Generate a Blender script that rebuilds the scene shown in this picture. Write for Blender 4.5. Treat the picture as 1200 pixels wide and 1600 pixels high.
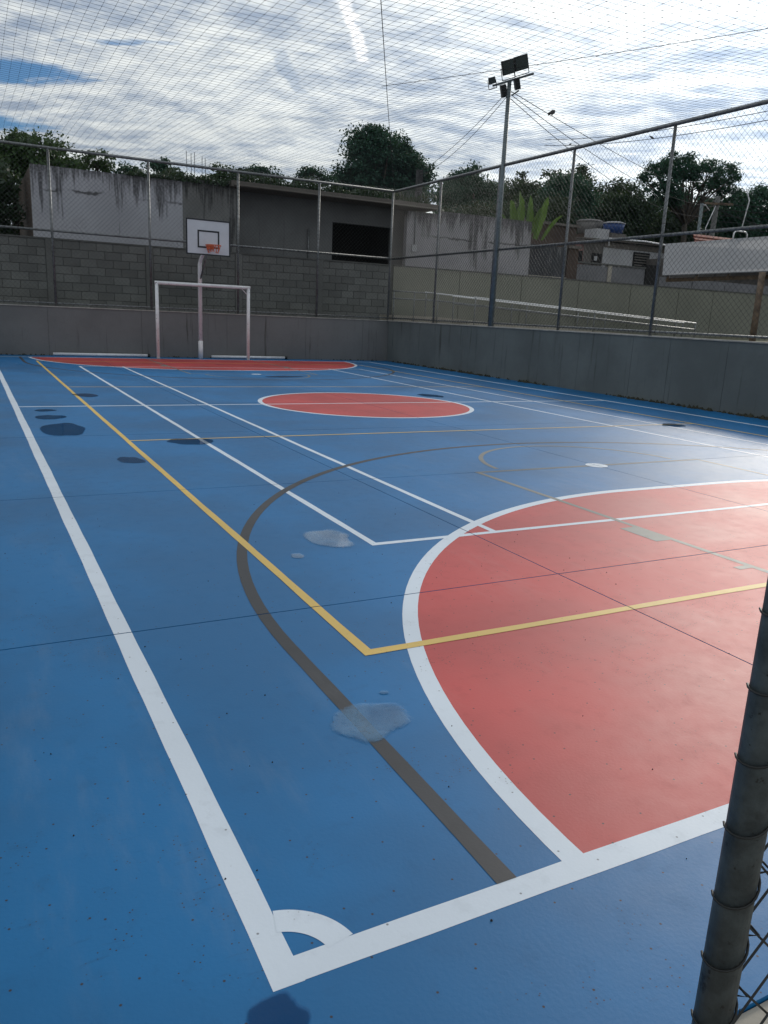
import bpy, math, random
import numpy as np
from mathutils import Vector, Matrix
R = math.radians
sc = bpy.context.scene
for o in list(bpy.data.objects): bpy.data.objects.remove(o)
COL = sc.collection

# ------------------------------------------------------------------ camera
cam_d = bpy.data.cameras.new('camera'); cam = bpy.data.objects.new('camera', cam_d); COL.objects.link(cam)
rt = Vector((0.88813411, -0.45741249, 0.04462741)); up = Vector((0.07230819, 0.23496772, 0.96930991)); fw = Vector((0.45386046, 0.85765027, -0.24175752))
m = Matrix((rt, up, -fw)).transposed().to_4x4(); m.translation = Vector((-0.545, -1.4878, 1.6)); cam.matrix_world = m
cam_d.sensor_fit = 'VERTICAL'; cam_d.sensor_height = 36.0; cam_d.lens = 1233.48 / 1600 * 36.0
cam_d.clip_start = 0.05; cam_d.clip_end = 3000
sc.camera = cam
sc.cycles.debug_use_spatial_splits = True; sc.cycles.max_bounces = 6; sc.cycles.diffuse_bounces = 3; sc.cycles.glossy_bounces = 3; sc.cycles.transmission_bounces = 3; sc.cycles.transparent_max_bounces = 8
sc.render.resolution_x = 768; sc.render.resolution_y = 1024

# ------------------------------------------------------------------ light
SUN_AZ, SUN_EL = 55.5, 23.0
sdir = Vector((math.sin(R(SUN_AZ)) * math.cos(R(SUN_EL)), math.cos(R(SUN_AZ)) * math.cos(R(SUN_EL)), math.sin(R(SUN_EL))))
sl = bpy.data.lights.new('sun', 'SUN'); sl.energy = 1.15; sl.angle = R(10.0); sl.color = (1.0, 0.93, 0.83)
so = bpy.data.objects.new('sun', sl); COL.objects.link(so)
so.rotation_euler = (-sdir).to_track_quat('-Z', 'Y').to_euler()
sc.view_settings.view_transform = 'Standard'; sc.view_settings.look = 'None'
sc.view_settings.exposure = 0.42; sc.view_settings.gamma = 1.0; sc.view_settings.use_curve_mapping = False

# node helper ------------------------------------------------------
class NT:
    def __init__(s, tree): s.t = tree; s.n = tree.nodes; s.l = tree.links
    def new(s, typ, **kw):
        n = s.n.new(typ)
        for k, v in kw.items(): setattr(n, k, v)
        return n
    def put(s, sock, v):
        if isinstance(v, bpy.types.NodeSocket): s.l.new(v, sock)
        elif v is not None: sock.default_value = v
    def math(s, op, a, b=None, c=None, clamp=False):
        n = s.new('ShaderNodeMath', operation=op, use_clamp=clamp)
        s.put(n.inputs[0], a); s.put(n.inputs[1], b)
        if c is not None: s.put(n.inputs[2], c)
        return n.outputs[0]
    def vmath(s, op, a, b=None):
        n = s.new('ShaderNodeVectorMath', operation=op); s.put(n.inputs[0], a)
        if b is not None: s.put(n.inputs[1], b)
        return n.outputs['Value'] if op in ('DOT_PRODUCT', 'LENGTH') else n.outputs[0]
    def comb(s, x, y, z):
        n = s.new('ShaderNodeCombineXYZ'); s.put(n.inputs[0], x); s.put(n.inputs[1], y); s.put(n.inputs[2], z); return n.outputs[0]
    def sep(s, v):
        n = s.new('ShaderNodeSeparateXYZ'); s.put(n.inputs[0], v); return n.outputs[0], n.outputs[1], n.outputs[2]
    dim = '3D'
    def noise(s, vec, scale, detail=4, rough=.55, dist=0.0):
        n = s.new('ShaderNodeTexNoise', noise_dimensions=s.dim); s.put(n.inputs['Vector'], vec); n.inputs['Scale'].default_value = scale
        n.inputs['Detail'].default_value = detail; n.inputs['Roughness'].default_value = rough; n.inputs['Distortion'].default_value = dist
        return n.outputs['Fac']
    def voro(s, vec, scale):
        n = s.new('ShaderNodeTexVoronoi', voronoi_dimensions=s.dim); s.put(n.inputs['Vector'], vec); n.inputs['Scale'].default_value = scale; return n.outputs['Distance']
    def step(s, v, a, b, lo=0.0, hi=1.0):
        n = s.new('ShaderNodeMapRange', interpolation_type='SMOOTHSTEP'); s.put(n.inputs[0], v)
        s.put(n.inputs[1], a); s.put(n.inputs[2], b); n.inputs[3].default_value = lo; n.inputs[4].default_value = hi; return n.outputs[0]
    def mix(s, f, a, b, blend='MIX'):
        n = s.new('ShaderNodeMix', data_type='RGBA', blend_type=blend)
        s.put(n.inputs[0], f)
        for k, v in ((6, a), (7, b)):
            if isinstance(v, (tuple, list)): v = (v[0], v[1], v[2], 1)
            s.put(n.inputs[k], v)
        return n.outputs[2]
    def scale(s, v, sc3):
        return s.vmath('MULTIPLY', v, sc3)

# ------------------------------------------------------------------ world: Nishita sky with a high layer of thin streaked cloud
w = bpy.data.worlds.new('World'); sc.world = w; w.use_nodes = True
w.cycles.sampling_method = 'MANUAL'; w.cycles.sample_map_resolution = 512
T = NT(w.node_tree); T.dim = '2D'
for n in list(T.n): T.n.remove(n)
sky = T.new('ShaderNodeTexSky', sky_type='NISHITA'); sky.sun_disc = False
sky.sun_elevation = R(SUN_EL); sky.sun_rotation = R(SUN_AZ); sky.air_density = 1.0; sky.dust_density = 0.7; sky.ozone_density = 1.6
dirv = T.new('ShaderNodeTexCoord').outputs['Generated']
dx, dy, dz = T.sep(dirv)
zz = T.math('ADD', T.math('MAXIMUM', dz, 0.0), 0.05)
u = T.math('DIVIDE', dx, zz); v = T.math('DIVIDE', dy, zz)
# bands run across the line of sight: s along the bands, t across them
ca, sa = math.cos(R(-24)), math.sin(R(-24))
s_ = T.math('ADD', T.math('MULTIPLY', u, ca), T.math('MULTIPLY', v, sa))
t_ = T.math('ADD', T.math('MULTIPLY', u, -sa), T.math('MULTIPLY', v, ca))
warp = T.noise(T.comb(T.math('ADD', s_, 31.7), t_, 0.0), 0.5, 1)
t_w = T.math('ADD', t_, T.math('MULTIPLY', T.math('SUBTRACT', warp, 0.5), 1.2))
big = T.noise(T.comb(T.math('MULTIPLY', s_, 0.42), T.math('ADD', t_w, 17.3), 0.0), 0.85, 3, .55)
streak = T.noise(T.comb(T.math('MULTIPLY', s_, 0.35), t_w, 1.1), 2.6, 5, .62)
fine = T.noise(T.comb(T.math('MULTIPLY', s_, 0.8), t_, 4.0), 7.0, 4, .68)
dens = T.math('ADD', T.math('MULTIPLY', big, 0.62), T.math('MULTIPLY', streak, 0.38))
# a clear gap of blue low in the north
def hole(s0, t0, ws, wt):
    gs = T.math('DIVIDE', T.math('SUBTRACT', s_, s0), ws); gt = T.math('DIVIDE', T.math('SUBTRACT', t_h, t0), wt)
    return T.math('POWER', 2.718, T.math('MULTIPLY', T.math('ADD', T.math('MULTIPLY', gs, gs), T.math('MULTIPLY', gt, gt)), -1.0))
t_h = T.math('ADD', t_, T.math('MULTIPLY', T.math('SUBTRACT', streak, .5), .25))
gap = T.math('ADD', hole(-1.40, 3.30, .48, .17), T.math('ADD', T.math('MULTIPLY', hole(-1.75, 4.05, .45, .20), .8), T.math('MULTIPLY', hole(-.75, 2.98, .45, .06), .55)))
dens2 = T.math('SUBTRACT', T.math('ADD', dens, .21), T.math('MULTIPLY', gap, 0.50))
cover = T.step(T.math('ADD', dens2, T.math('MULTIPLY', T.math('SUBTRACT', fine, .5), .16)), 0.34, 0.50)
# clouds close to the horizon merge
thick = T.step(T.math('ADD', T.math('MULTIPLY', streak, .55), T.math('MULTIPLY', fine, .45)), 0.33, 0.66)
sd = T.vmath('DOT_PRODUCT', dirv, tuple(sdir)); sd = T.math('MAXIMUM', sd, 0.0)
glow = T.math('ADD', T.math('MULTIPLY', T.math('POWER', sd, 5.0), 0.35), T.math('MULTIPLY', T.math('POWER', sd, 18.0), 0.75))
ccol = T.mix(thick, (0.25, 0.31, 0.41), (0.68, 0.72, 0.735))
ccol = T.mix(1.0, ccol, T.comb(*[T.math('ADD', glow, k) for k in (0.94, 0.92, 0.88)]), 'MULTIPLY')
# contrail: a straight soft-edged streak, and a contrail's shadow painted in as a dark line
def trail(s0, t0, s1, t1, wd, seed):
    L_ = math.hypot(s1 - s0, t1 - t0); ux, uy = (s1 - s0) / L_, (t1 - t0) / L_
    a = T.math('SUBTRACT', s_, s0); b = T.math('SUBTRACT', t_, t0)
    al = T.math('ADD', T.math('MULTIPLY', a, ux), T.math('MULTIPLY', b, uy))
    wob = T.math('MULTIPLY', T.math('SUBTRACT', fine, .5), wd * seed)
    pe = T.math('ABSOLUTE', T.math('ADD', T.math('SUBTRACT', T.math('MULTIPLY', b, ux), T.math('MULTIPLY', a, uy)), wob))
    m1 = T.step(pe, wd * .35, wd, 1.0, 0.0)
    return T.math('MULTIPLY', m1, T.math('MULTIPLY', T.step(al, 0.0, L_ * .12), T.step(al, L_ * .9, L_, 1.0, 0.0)))
def st(d):
    k = max(d[2], 0) + .05; a, b = d[0] / k, d[1] / k
    return (a * ca + b * sa, -a * sa + b * ca)
q0 = st((0.345, 0.855, 0.385)); q1 = st((0.41326339, 0.87142283, 0.2642643))
tr = T.math('MULTIPLY', trail(q0[0], q0[1], q1[0], q1[1], 0.030, 2.8), T.step(T.math('ADD', T.math('MULTIPLY', fine, .6), T.math('MULTIPLY', streak, .4)), .30, .62, .25, 1.0))
r0 = st((0.318, 0.906, 0.278)); r1 = st((0.35090059, 0.90700298, 0.2328398))
dk = trail(r0[0], r0[1], r1[0], r1[1], 0.04, 2.4)
skyc = T.mix(1.0, sky.outputs[0], (0.028, 0.044, 0.060), 'MULTIPLY')
col = T.mix(T.math('MULTIPLY', cover, 0.95), skyc, ccol)
col = T.mix(T.math('MULTIPLY', tr, 0.9), col, (1.0, 1.0, 1.0))
col = T.mix(T.math('MULTIPLY', dk, 0.6), col, (0.30, 0.37, 0.47))
bg = T.new('ShaderNodeBackground'); bg.inputs[1].default_value = 0.1
T.l.new(T.mix(1.0, col, (10, 10, 10), 'MULTIPLY'), bg.inputs[0])
T.l.new(bg.outputs[0], T.new('ShaderNodeOutputWorld').inputs[0])

# ------------------------------------------------------------------ materials
def material(name):
    mt = bpy.data.materials.new(name); mt.use_nodes = True
    t = NT(mt.node_tree); b = t.n['Principled BSDF']
    return mt, t, b
def pos(t): return t.new('ShaderNodeNewGeometry').outputs['Position']
def bump(t, b, h, strength, dist):
    n = t.new('ShaderNodeBump'); n.inputs['Strength'].default_value = strength; n.inputs['Distance'].default_value = dist
    t.put(n.inputs['Height'], h); t.l.new(n.outputs[0], b.inputs['Normal'])

def paint(name, c, rough=(.50, .56), speck=1.0, vary=.16):
    mt, t, b = material(name); P = pos(t); t.dim = '2D'
    n1 = t.noise(P, .7, 4); n2 = t.noise(P, 9, 6, .65); n3 = t.noise(t.scale(P, (1, 1, 1)), 75, 3)
    dark = tuple(k * (1 - vary) for k in c); lite = tuple(min(1, k * (1 + vary * .7)) for k in c)
    cc = t.mix(t.step(n1, .3, .7), dark, lite)
    cc = t.mix(t.step(n2, .55, .72, 0, .25), cc, tuple(k * .72 for k in c))
    # pits and scuffs where the coating has chipped
    vd = t.voro(P, 6.0); pat = t.step(t.noise(P, 1.1, 3), .52, .66)
    pit = t.math('MULTIPLY', t.step(t.voro(P, 34.0), .05, .11, 1, 0), t.math('MULTIPLY', t.step(n2, .52, .58), pat))
    pit2 = t.step(vd, .012, .03, 1, 0)
    pits = t.math('MULTIPLY', t.math('MAXIMUM', pit, pit2), speck)
    cc = t.mix(pits, cc, (.03, .025, .03))
    sc2 = t.math('MULTIPLY', t.step(t.noise(t.scale(P, (1.0, 5.0, 1)), 7.0, 7, .7), .60, .72), pat)
    cc = t.mix(t.math('MULTIPLY', sc2, .35 * speck), cc, tuple(k * .55 for k in c))
    # dust dried in faint blotches and roller streaks
    dust = t.math('MULTIPLY', t.step(t.noise(t.scale(P, (2.2, .5, 1)), 1.6, 6, .7), .5, .75), t.step(t.noise(P, .33, 2), .4, .65))
    cc = t.mix(t.math('MULTIPLY', dust, .07), cc, (.42, .43, .42))
    t.put(b.inputs['Base Color'], cc)
    t.put(b.inputs['Roughness'], t.step(t.math('ADD', t.math('MULTIPLY', n1, .6), t.math('MULTIPLY', n2, .4)), .3, .7, rough[0], rough[1]))
    b.inputs['IOR'].default_value = 1.5; b.inputs['Specular IOR Level'].default_value = .36
    bump(t, b, t.math('ADD', t.math('MULTIPLY', n3, .6), t.math('MULTIPLY', n2, .08)), .2, .003)
    return mt

def plaster(name, c, stain=.0, stain_c=(.014, .014, .015), top=None, rough=.85, vary=.2, crack=0.0, piece=0.0):
    """wall surface; stain = share of vertical drip stains, top = height the drips hang from"""
    mt, t, b = material(name); P = pos(t)
    n1 = t.noise(P, .55, 5, .6); n2 = t.noise(P, 14, 5, .7); drip = t.noise(t.scale(P, (5.5, 5.5, .35)), 1.0, 5, .65)
    cc = t.mix(t.step(n1, .3, .7), tuple(k * (1 - vary) for k in c), tuple(k * (1 + vary * .5) for k in c))
    cc = t.mix(t.step(n2, .5, .75, 0, .35), cc, tuple(k * .7 for k in c))
    if piece:   # every block came from a slightly different batch
        rnd = t.new('ShaderNodeObjectInfo').outputs['Random']; k_ = t.math('ADD', t.math('MULTIPLY', rnd, piece), 1 - piece * .6)
        cc = t.mix(1.0, cc, t.comb(k_, k_, k_), 'MULTIPLY')
    if stain:
        msk = t.step(drip, .66 - stain * .35, .80 - stain * .25)
        if top is not None:
            _, _, pz = t.sep(P)
            d2 = t.noise(t.scale(P, (13, 13, .9)), 1.0, 6, .75)
            lng = t.step(t.noise(t.scale(P, (1, 1, .15)), 1.3, 3), .35, .65, .62, .10)
            hang = t.math('SUBTRACT', t.math('ADD', t.math('MULTIPLY', drip, 1.0), t.math('MULTIPLY', t.math('SUBTRACT', d2, .5), 1.1)), t.math('MULTIPLY', t.math('SUBTRACT', top, pz), lng))
            msk = t.math('MULTIPLY', t.step(hang, .36 - stain * .22, .60 - stain * .2), t.step(n2, .3, .6, .55, 1.0))
            blot = t.math('MULTIPLY', t.step(n1, .54, .68), t.step(n2, .45, .6, .1, .6))
            msk = t.math('MAXIMUM', msk, t.math('MULTIPLY', blot, stain * .9))
        cc = t.mix(t.math('MULTIPLY', msk, .85), cc, stain_c)
    if crack:
        _, _, pz = t.sep(P)
        wv = t.math('ADD', pz, t.math('MULTIPLY', t.noise(P, 1.6, 6, .7), .5))
        ck = t.step(t.math('ABSOLUTE', t.math('SUBTRACT', wv, crack)), .012, .05, 1, 0)
        ck = t.math('MULTIPLY', ck, t.step(t.noise(P, .8, 4), .45, .6))
        cc = t.mix(t.math('MULTIPLY', ck, .8), cc, (.02, .02, .02))
    t.put(b.inputs['Base Color'], cc); b.inputs['Roughness'].default_value = rough
    bump(t, b, t.math('ADD', n2, t.math('MULTIPLY', n1, .4)), .35, .012)
    return mt

def simple(name, c, rough=.6, metal=0.0, vary=.25, scale=6.0, rust=0.0, bmp=.15, rust_c=(.035, .018, .01)):
    mt, t, b = material(name); P = pos(t)
    n = t.noise(P, scale, 5, .65)
    cc = t.mix(t.step(n, .3, .7), tuple(k * (1 - vary) for k in c), tuple(min(1, k * (1 + vary * .6)) for k in c))
    if rust:
        r = t.step(t.noise(P, scale * 2.6, 6, .7), .62 - rust * .2, .70 - rust * .2)
        cc = t.mix(r, cc, rust_c)
    t.put(b.inputs['Base Color'], cc); b.inputs['Roughness'].default_value = rough; b.inputs['Metallic'].default_value = metal
    bump(t, b, t.noise(P, scale * 6, 4, .7), bmp, .004)
    return mt

def foliage(name, c1, c2, trans=.18):
    mt, t, b = material(name)
    g = t.new('ShaderNodeNewGeometry'); rnd = g.outputs['Random Per Island']
    n = t.noise(g.outputs['Position'], .9, 3)
    f = t.math('ADD', t.math('MULTIPLY', rnd, .65), t.math('MULTIPLY', n, .35))
    cc = t.mix(f, c1, c2)
    t.put(b.inputs['Base Color'], cc); b.inputs['Roughness'].default_value = .55
    tl = t.new('ShaderNodeBsdfTranslucent'); t.put(tl.inputs[0], t.mix(.35, cc, (.16, .22, .03)))
    mx = t.new('ShaderNodeMixShader'); mx.inputs[0].default_value = trans
    t.l.new(b.outputs[0], mx.inputs[1]); t.l.new(tl.outputs[0], mx.inputs[2])
    t.l.new(mx.outputs[0], t.n['Material Output'].inputs[0])
    return mt

BLUE = (.003, .132, .335)
MAT = dict(
    blue=paint('blue court paint', BLUE),
    red=paint('red court paint', (.48, .058, .056), speck=1.2),
    white=paint('white line paint', (.64, .71, .79), speck=.7, vary=.06),
    yellow=paint('yellow line paint', (.68, .47, .13), speck=.4, vary=.1),
    grey=paint('grey line paint', (.040, .042, .048), speck=.4, vary=.2),
    palegrey=paint('pale grey line paint', (.19, .19, .175), speck=.6, vary=.2),  # lighter grey for the key and free throw markings
    slab=simple('joint concrete', (.03, .03, .032), .9),
    wallgrey=plaster('painted retaining wall', (.160, .164, .163), stain=.20, stain_c=(.06, .057, .05), vary=.16),
    wallteal=plaster('greenish retaining wall', (.124, .142, .141), stain=.27, stain_c=(.045, .052, .048), vary=.2),
    coping=simple('pale coping', (.34, .33, .30), .8),
    galv=simple('galvanised steel', (.20, .21, .215), .45, .55, .3, 9, .25),
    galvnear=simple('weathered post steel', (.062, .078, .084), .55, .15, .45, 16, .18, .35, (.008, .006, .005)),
    wire=simple('chain link wire', (.055, .06, .062), .55, .4, .2, 20),
    twine=simple('dark net twine', (.018, .022, .03), .9, 0, .2, 4),
    whitepipe=simple('white painted pipe', (.74, .74, .75), .4, 0, .10, 8, .05),
    polegreen=simple('grey green pole', (.16, .19, .20), .5, .3, .2, 6, .1),
    black=simple('black metal', (.018, .02, .02), .5, .2),
    lampglass=simple('floodlight glass', (.05, .065, .065), .12, 0, .1),
    board=simple('backboard white', (.60, .62, .66), .5, 0, .06, 3),
    boardblack=simple('backboard black', (.012, .014, .02), .5),
    orange=simple('rim orange', (.55, .10, .03), .5, 0, .2, 10, .1),
    block=plaster('grey wall block', (.160, .164, .154), vary=.24, piece=.3),
    mortar=simple('mortar', (.105, .107, .10), .95),
    cream=plaster('cream boundary wall', (.20, .203, .165), vary=.12, stain=.05, stain_c=(.12, .12, .10)),
    housewhite=plaster('stained white plaster', (.40, .40, .43), stain=.55, top=5.85, vary=.14, crack=5.35),
    housegrey=plaster('mouldy grey plaster', (.17, .17, .165), stain=.85, top=5.95, vary=.25),
    housedark=plaster('dark grey plaster', (.14, .142, .142), vary=.25, stain=.12),
    houseright=plaster('drip stained plaster', (.30, .29, .30), stain=.75, top=5.8, vary=.2, crack=5.05),
    slabroof=plaster('weathered roof slab', (.13, .115, .10), vary=.3),
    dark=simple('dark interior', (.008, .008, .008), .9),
    brick=plaster('old brown masonry', (.075, .05, .038), vary=.4),
    darkwall=plaster('mould blackened wall', (.05, .053, .058), vary=.5, stain=.3, stain_c=(.3, .3, .3)),
    pink=plaster('faded pink plaster', (.34, .19, .17), stain=.2, top=6.2),
    greyhouse=plaster('grey weathered render', (.13, .12, .11), vary=.3, stain=.3),
    whitehouse=plaster('pale house wall', (.38, .38, .39), vary=.15, stain=.08),
    greyblock=plaster('far grey block wall', (.17, .17, .18), vary=.18),
    rooftile=simple('red roof tile', (.20, .055, .035), .85, 0, .35, 3),
    shelterroof=plaster('grey fibre cement sheet', (.15, .158, .172), vary=.08),
    wood=simple('weathered timber', (.16, .115, .08), .8, 0, .4, 5),
    tankgrey=simple('grey fibre tank', (.17, .165, .16), .8),
    tankblue=simple('blue plastic tank', (.02, .06, .20), .4),
    bark=simple('bark', (.055, .045, .035), .9, 0, .4, 4),
    concrete=plaster('bare concrete', (.36, .33, .28), vary=.2),
    soil=simple('dry soil and grass', (.10, .095, .055), .95, 0, .4, .6),
    cable=simple('black cable', (.02, .02, .02), 1.0),
    polecon=simple('concrete pole', (.12, .12, .115), .85),
    moss=simple('dirt and moss', (.035, .034, .02), .95, 0, .5, 8),
    bird=simple('dark feathers', (.02, .02, .022), .7),
    leaf_dark=foliage('dark green foliage', (.005, .040, .025), (.015, .092, .050)),
    leaf_mid=foliage('mid green foliage', (.014, .050, .014), (.050, .105, .026)),
    leaf_olive=foliage('olive foliage', (.008, .026, .014), (.026, .058, .022)),
    leaf_bright=foliage('banana leaf', (.04, .10, .016), (.09, .18, .035), .4),
)
# water: a clear mirror-smooth film over the paint, which looks deeper where it is wet
def wet(name, through=(.90, .92, .93, 1), sheen=0.0):
    """the film thins out to nothing over a ragged rim (vertex attribute 'depth': 0 at the rim, 1 inside)"""
    mt, t, b = material(name); P = pos(t); t.n.remove(b); t.dim = '2D'
    at = t.new('ShaderNodeAttribute', attribute_name='depth').outputs['Fac']
    n = t.noise(P, 40, 5, .7); n2 = t.noise(P, 6, 3)
    body = t.step(t.math('ADD', at, t.math('MULTIPLY', t.math('SUBTRACT', n, .5), .7)), .10, .7 if sheen else .26)
    fr = t.new('ShaderNodeFresnel'); fr.inputs[0].default_value = 1.42 if sheen else 1.24
    gl = t.new('ShaderNodeBsdfGlossy'); gl.inputs['Roughness'].default_value = .04
    bn = t.new('ShaderNodeBump'); bn.inputs['Strength'].default_value = .03; bn.inputs['Distance'].default_value = .01
    t.put(bn.inputs['Height'], n2); t.l.new(bn.outputs[0], gl.inputs['Normal'])
    tr = t.new('ShaderNodeBsdfTransparent'); t.put(tr.inputs[0], t.mix(body, (1, 1, 1), through[:3]))
    base = tr.outputs[0]
    if sheen:  # pale blue diffuse layer paints the sky's reflection into the film
        df = t.new('ShaderNodeBsdfDiffuse'); df.inputs[0].default_value = (.22, .52, .88, 1)
        crack = t.step(t.math('ABSOLUTE', t.math('SUBTRACT', t.noise(P, 17, 4, .7), .5)), .0, .018, .25, 1)  # thin gaps put the overhead net's reflection into that layer
        rim = t.step(t.math('ABSOLUTE', t.math('SUBTRACT', at, .32)), .0, .3, 1.25, .85)
        m0 = t.new('ShaderNodeMixShader'); t.put(m0.inputs[0], t.math('MULTIPLY', t.math('MULTIPLY', body, crack), t.math('MULTIPLY', t.step(n2, .3, .7, sheen * .6, sheen), rim)))
        t.l.new(base, m0.inputs[1]); t.l.new(df.outputs[0], m0.inputs[2]); base = m0.outputs[0]
    mx = t.new('ShaderNodeMixShader'); t.put(mx.inputs[0], t.math('MULTIPLY', fr.outputs[0], body)); t.l.new(base, mx.inputs[1]); t.l.new(gl.outputs[0], mx.inputs[2])
    t.l.new(mx.outputs[0], t.n['Material Output'].inputs[0])
    return mt
MAT['sky_sheen'] = wet('puddle with painted sky sheen', (.96, .97, .98, 1), .34)
MAT['print'] = wet('thin wet print', (.62, .80, .88, 1))
MAT['wet'] = wet('shallow rain water')

# ------------------------------------------------------------------ mesh helpers
class MB:
    def __init__(s): s.v = []; s.f = []
    def quad(s, a, b, c, d):
        k = len(s.v); s.v += [tuple(a), tuple(b), tuple(c), tuple(d)]; s.f.append((k, k + 1, k + 2, k + 3))
    def poly(s, pts):
        k = len(s.v); s.v += [tuple(p) for p in pts]; s.f.append(tuple(range(k, k + len(pts))))
    def box(s, x0, x1, y0, y1, z0, z1):
        k = len(s.v)
        s.v += [(x, y, z) for z in (z0, z1) for y in (y0, y1) for x in (x0, x1)]
        s.f += [tuple(k + i for i in q) for q in ((0, 2, 3, 1), (4, 5, 7, 6), (0, 1, 5, 4), (2, 6, 7, 3), (0, 4, 6, 2), (1, 3, 7, 5))]
        return s
    def obox(s, c, ax, ay, az, hx, hy, hz):
        k = len(s.v); c = Vector(c)
        s.v += [tuple(c + ax * (i * hx) + ay * (j * hy) + az * (l * hz)) for l in (-1, 1) for j in (-1, 1) for i in (-1, 1)]
        s.f += [tuple(k + i for i in q) for q in ((0, 2, 3, 1), (4, 5, 7, 6), (0, 1, 5, 4), (2, 6, 7, 3), (0, 4, 6, 2), (1, 3, 7, 5))]
        return s
    def tube(s, pts, r, n=8, cap=True, closed=False):
        pts = [Vector(p) for p in pts]; m_ = len(pts)
        rs = r if isinstance(r, (list, tuple)) else [r] * m_
        k = len(s.v); prev = None
        for i, p in enumerate(pts):
            a = pts[i - 1] if (i or closed) else pts[0]; b = pts[(i + 1) % m_] if (i < m_ - 1 or closed) else pts[-1]
            d = (b - a).normalized()
            if prev is None:
                e = d.cross(Vector((0, 0, 1)) if abs(d.z) < .9 else Vector((1, 0, 0))).normalized()
            else:
                e = (prev - d * prev.dot(d)).normalized()
            prev = e; g = d.cross(e)
            for j in range(n):
                an = 2 * math.pi * j / n
                s.v.append(tuple(p + (e * math.cos(an) + g * math.sin(an)) * rs[i]))
        for i in range(m_ if closed else m_ - 1):
            i2 = (i + 1) % m_
            for j in range(n):
                j2 = (j + 1) % n
                s.f.append((k + i * n + j, k + i * n + j2, k + i2 * n + j2, k + i2 * n + j))
        if cap and not closed:
            s.f.append(tuple(k + j for j in reversed(range(n)))); s.f.append(tuple(k + (m_ - 1) * n + j for j in range(n)))
        return s
    def lathe(s, c, prof, n=16):
        k = len(s.v)
        for (r, z) in prof:
            for j in range(n):
                a = 2 * math.pi * j / n; s.v.append((c[0] + r * math.cos(a), c[1] + r * math.sin(a), c[2] + z))
        for i in range(len(prof) - 1):
            for j in range(n):
                s.f.append((k + i * n + j, k + i * n + (j + 1) % n, k + (i + 1) * n + (j + 1) % n, k + (i + 1) * n + j))
        s.f.append(tuple(k + j for j in reversed(range(n)))); s.f.append(tuple(k + (len(prof) - 1) * n + j for j in range(n)))
        return s
    def build(s, name, mat, parent=None, smooth=False):
        me = bpy.data.meshes.new(name); me.from_pydata(s.v, [], s.f); me.materials.append(MAT[mat] if isinstance(mat, str) else mat)
        if smooth: me.polygons.foreach_set('use_smooth', [True] * len(me.polygons))
        me.update()
        o = bpy.data.objects.new(name, me); COL.objects.link(o)
        if parent is not None: o.parent = parent; o.matrix_parent_inverse = Matrix.Translation(-parent.location)
        return o
def tag(o, label=None, cat=None, group=None, kind=None):
    if label: o['label'] = label
    if cat: o['category'] = cat
    if group: o['group'] = group
    if kind: o['kind'] = kind
    return o
def thing(name, loc, label, cat, group=None):
    o = bpy.data.objects.new(name, None); COL.objects.link(o); o.location = loc; o.empty_display_size = .2
    return tag(o, label, cat, group)
def sag(a, b, drop, n=16):
    a, b = Vector(a), Vector(b)
    return [a.lerp(b, i / n) - Vector((0, 0, drop * 4 * (i / n) * (1 - i / n))) for i in range(n + 1)]

# ------------------------------------------------------------------ dimensions
W, L, LW = 11.84, 23.45, .086
XR, YB, XL, YN = 12.89, 24.26, -1.25, -.52
HW, HF, HM = 1.425, 5.75, 3.535
CX = W / 2
PLAT = 1.20
def ground_z(x, y):
    r = math.hypot(x - 6, y - 12)
    return PLAT + min(9.0, .085 * max(0.0, r - 32))

# ------------------------------------------------------------------ terrain
rng = np.random.default_rng(5)
g = MB()
xs = [-400, -200, -100, -50, -25, -10, XL - .2, 3, 8, XR + .2, 18, 24, 30, 38, 46, 56, 70, 90, 120, 200, 400]
ys = [-400, -200, -100, -50, -20, -8, YN - 1.6, 6, 15, YB + .2, 30, 36, 42, 50, 60, 75, 100, 140, 220, 400]
def tz(x, y):
    if y < YN - 1.0 : return -.06
    return ground_z(x, y)
for i in range(len(xs) - 1):
    for j in range(len(ys) - 1):
        x0, x1, y0, y1 = xs[i], xs[i + 1], ys[j], ys[j + 1]
        inside = x0 >= XL - .21 and x1 <= XR + .21 and y0 >= YN - 1.61 and y1 <= YB + .21
        if inside: continue
        low = y1 <= YN - 1.5
        q = [(x0, y0), (x1, y0), (x1, y1), (x0, y1)]
        g.quad(*[(a, b, -.06 if low else ground_z(a, b)) for a, b in q])
tag(g.build('ground', 'soil'), kind='structure')
e = MB(); e.box(-6, XR + .1, -4.6, YN - .004, -.16, -.012)
tag(e.build('concrete_pavement', 'concrete'), kind='structure')

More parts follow.
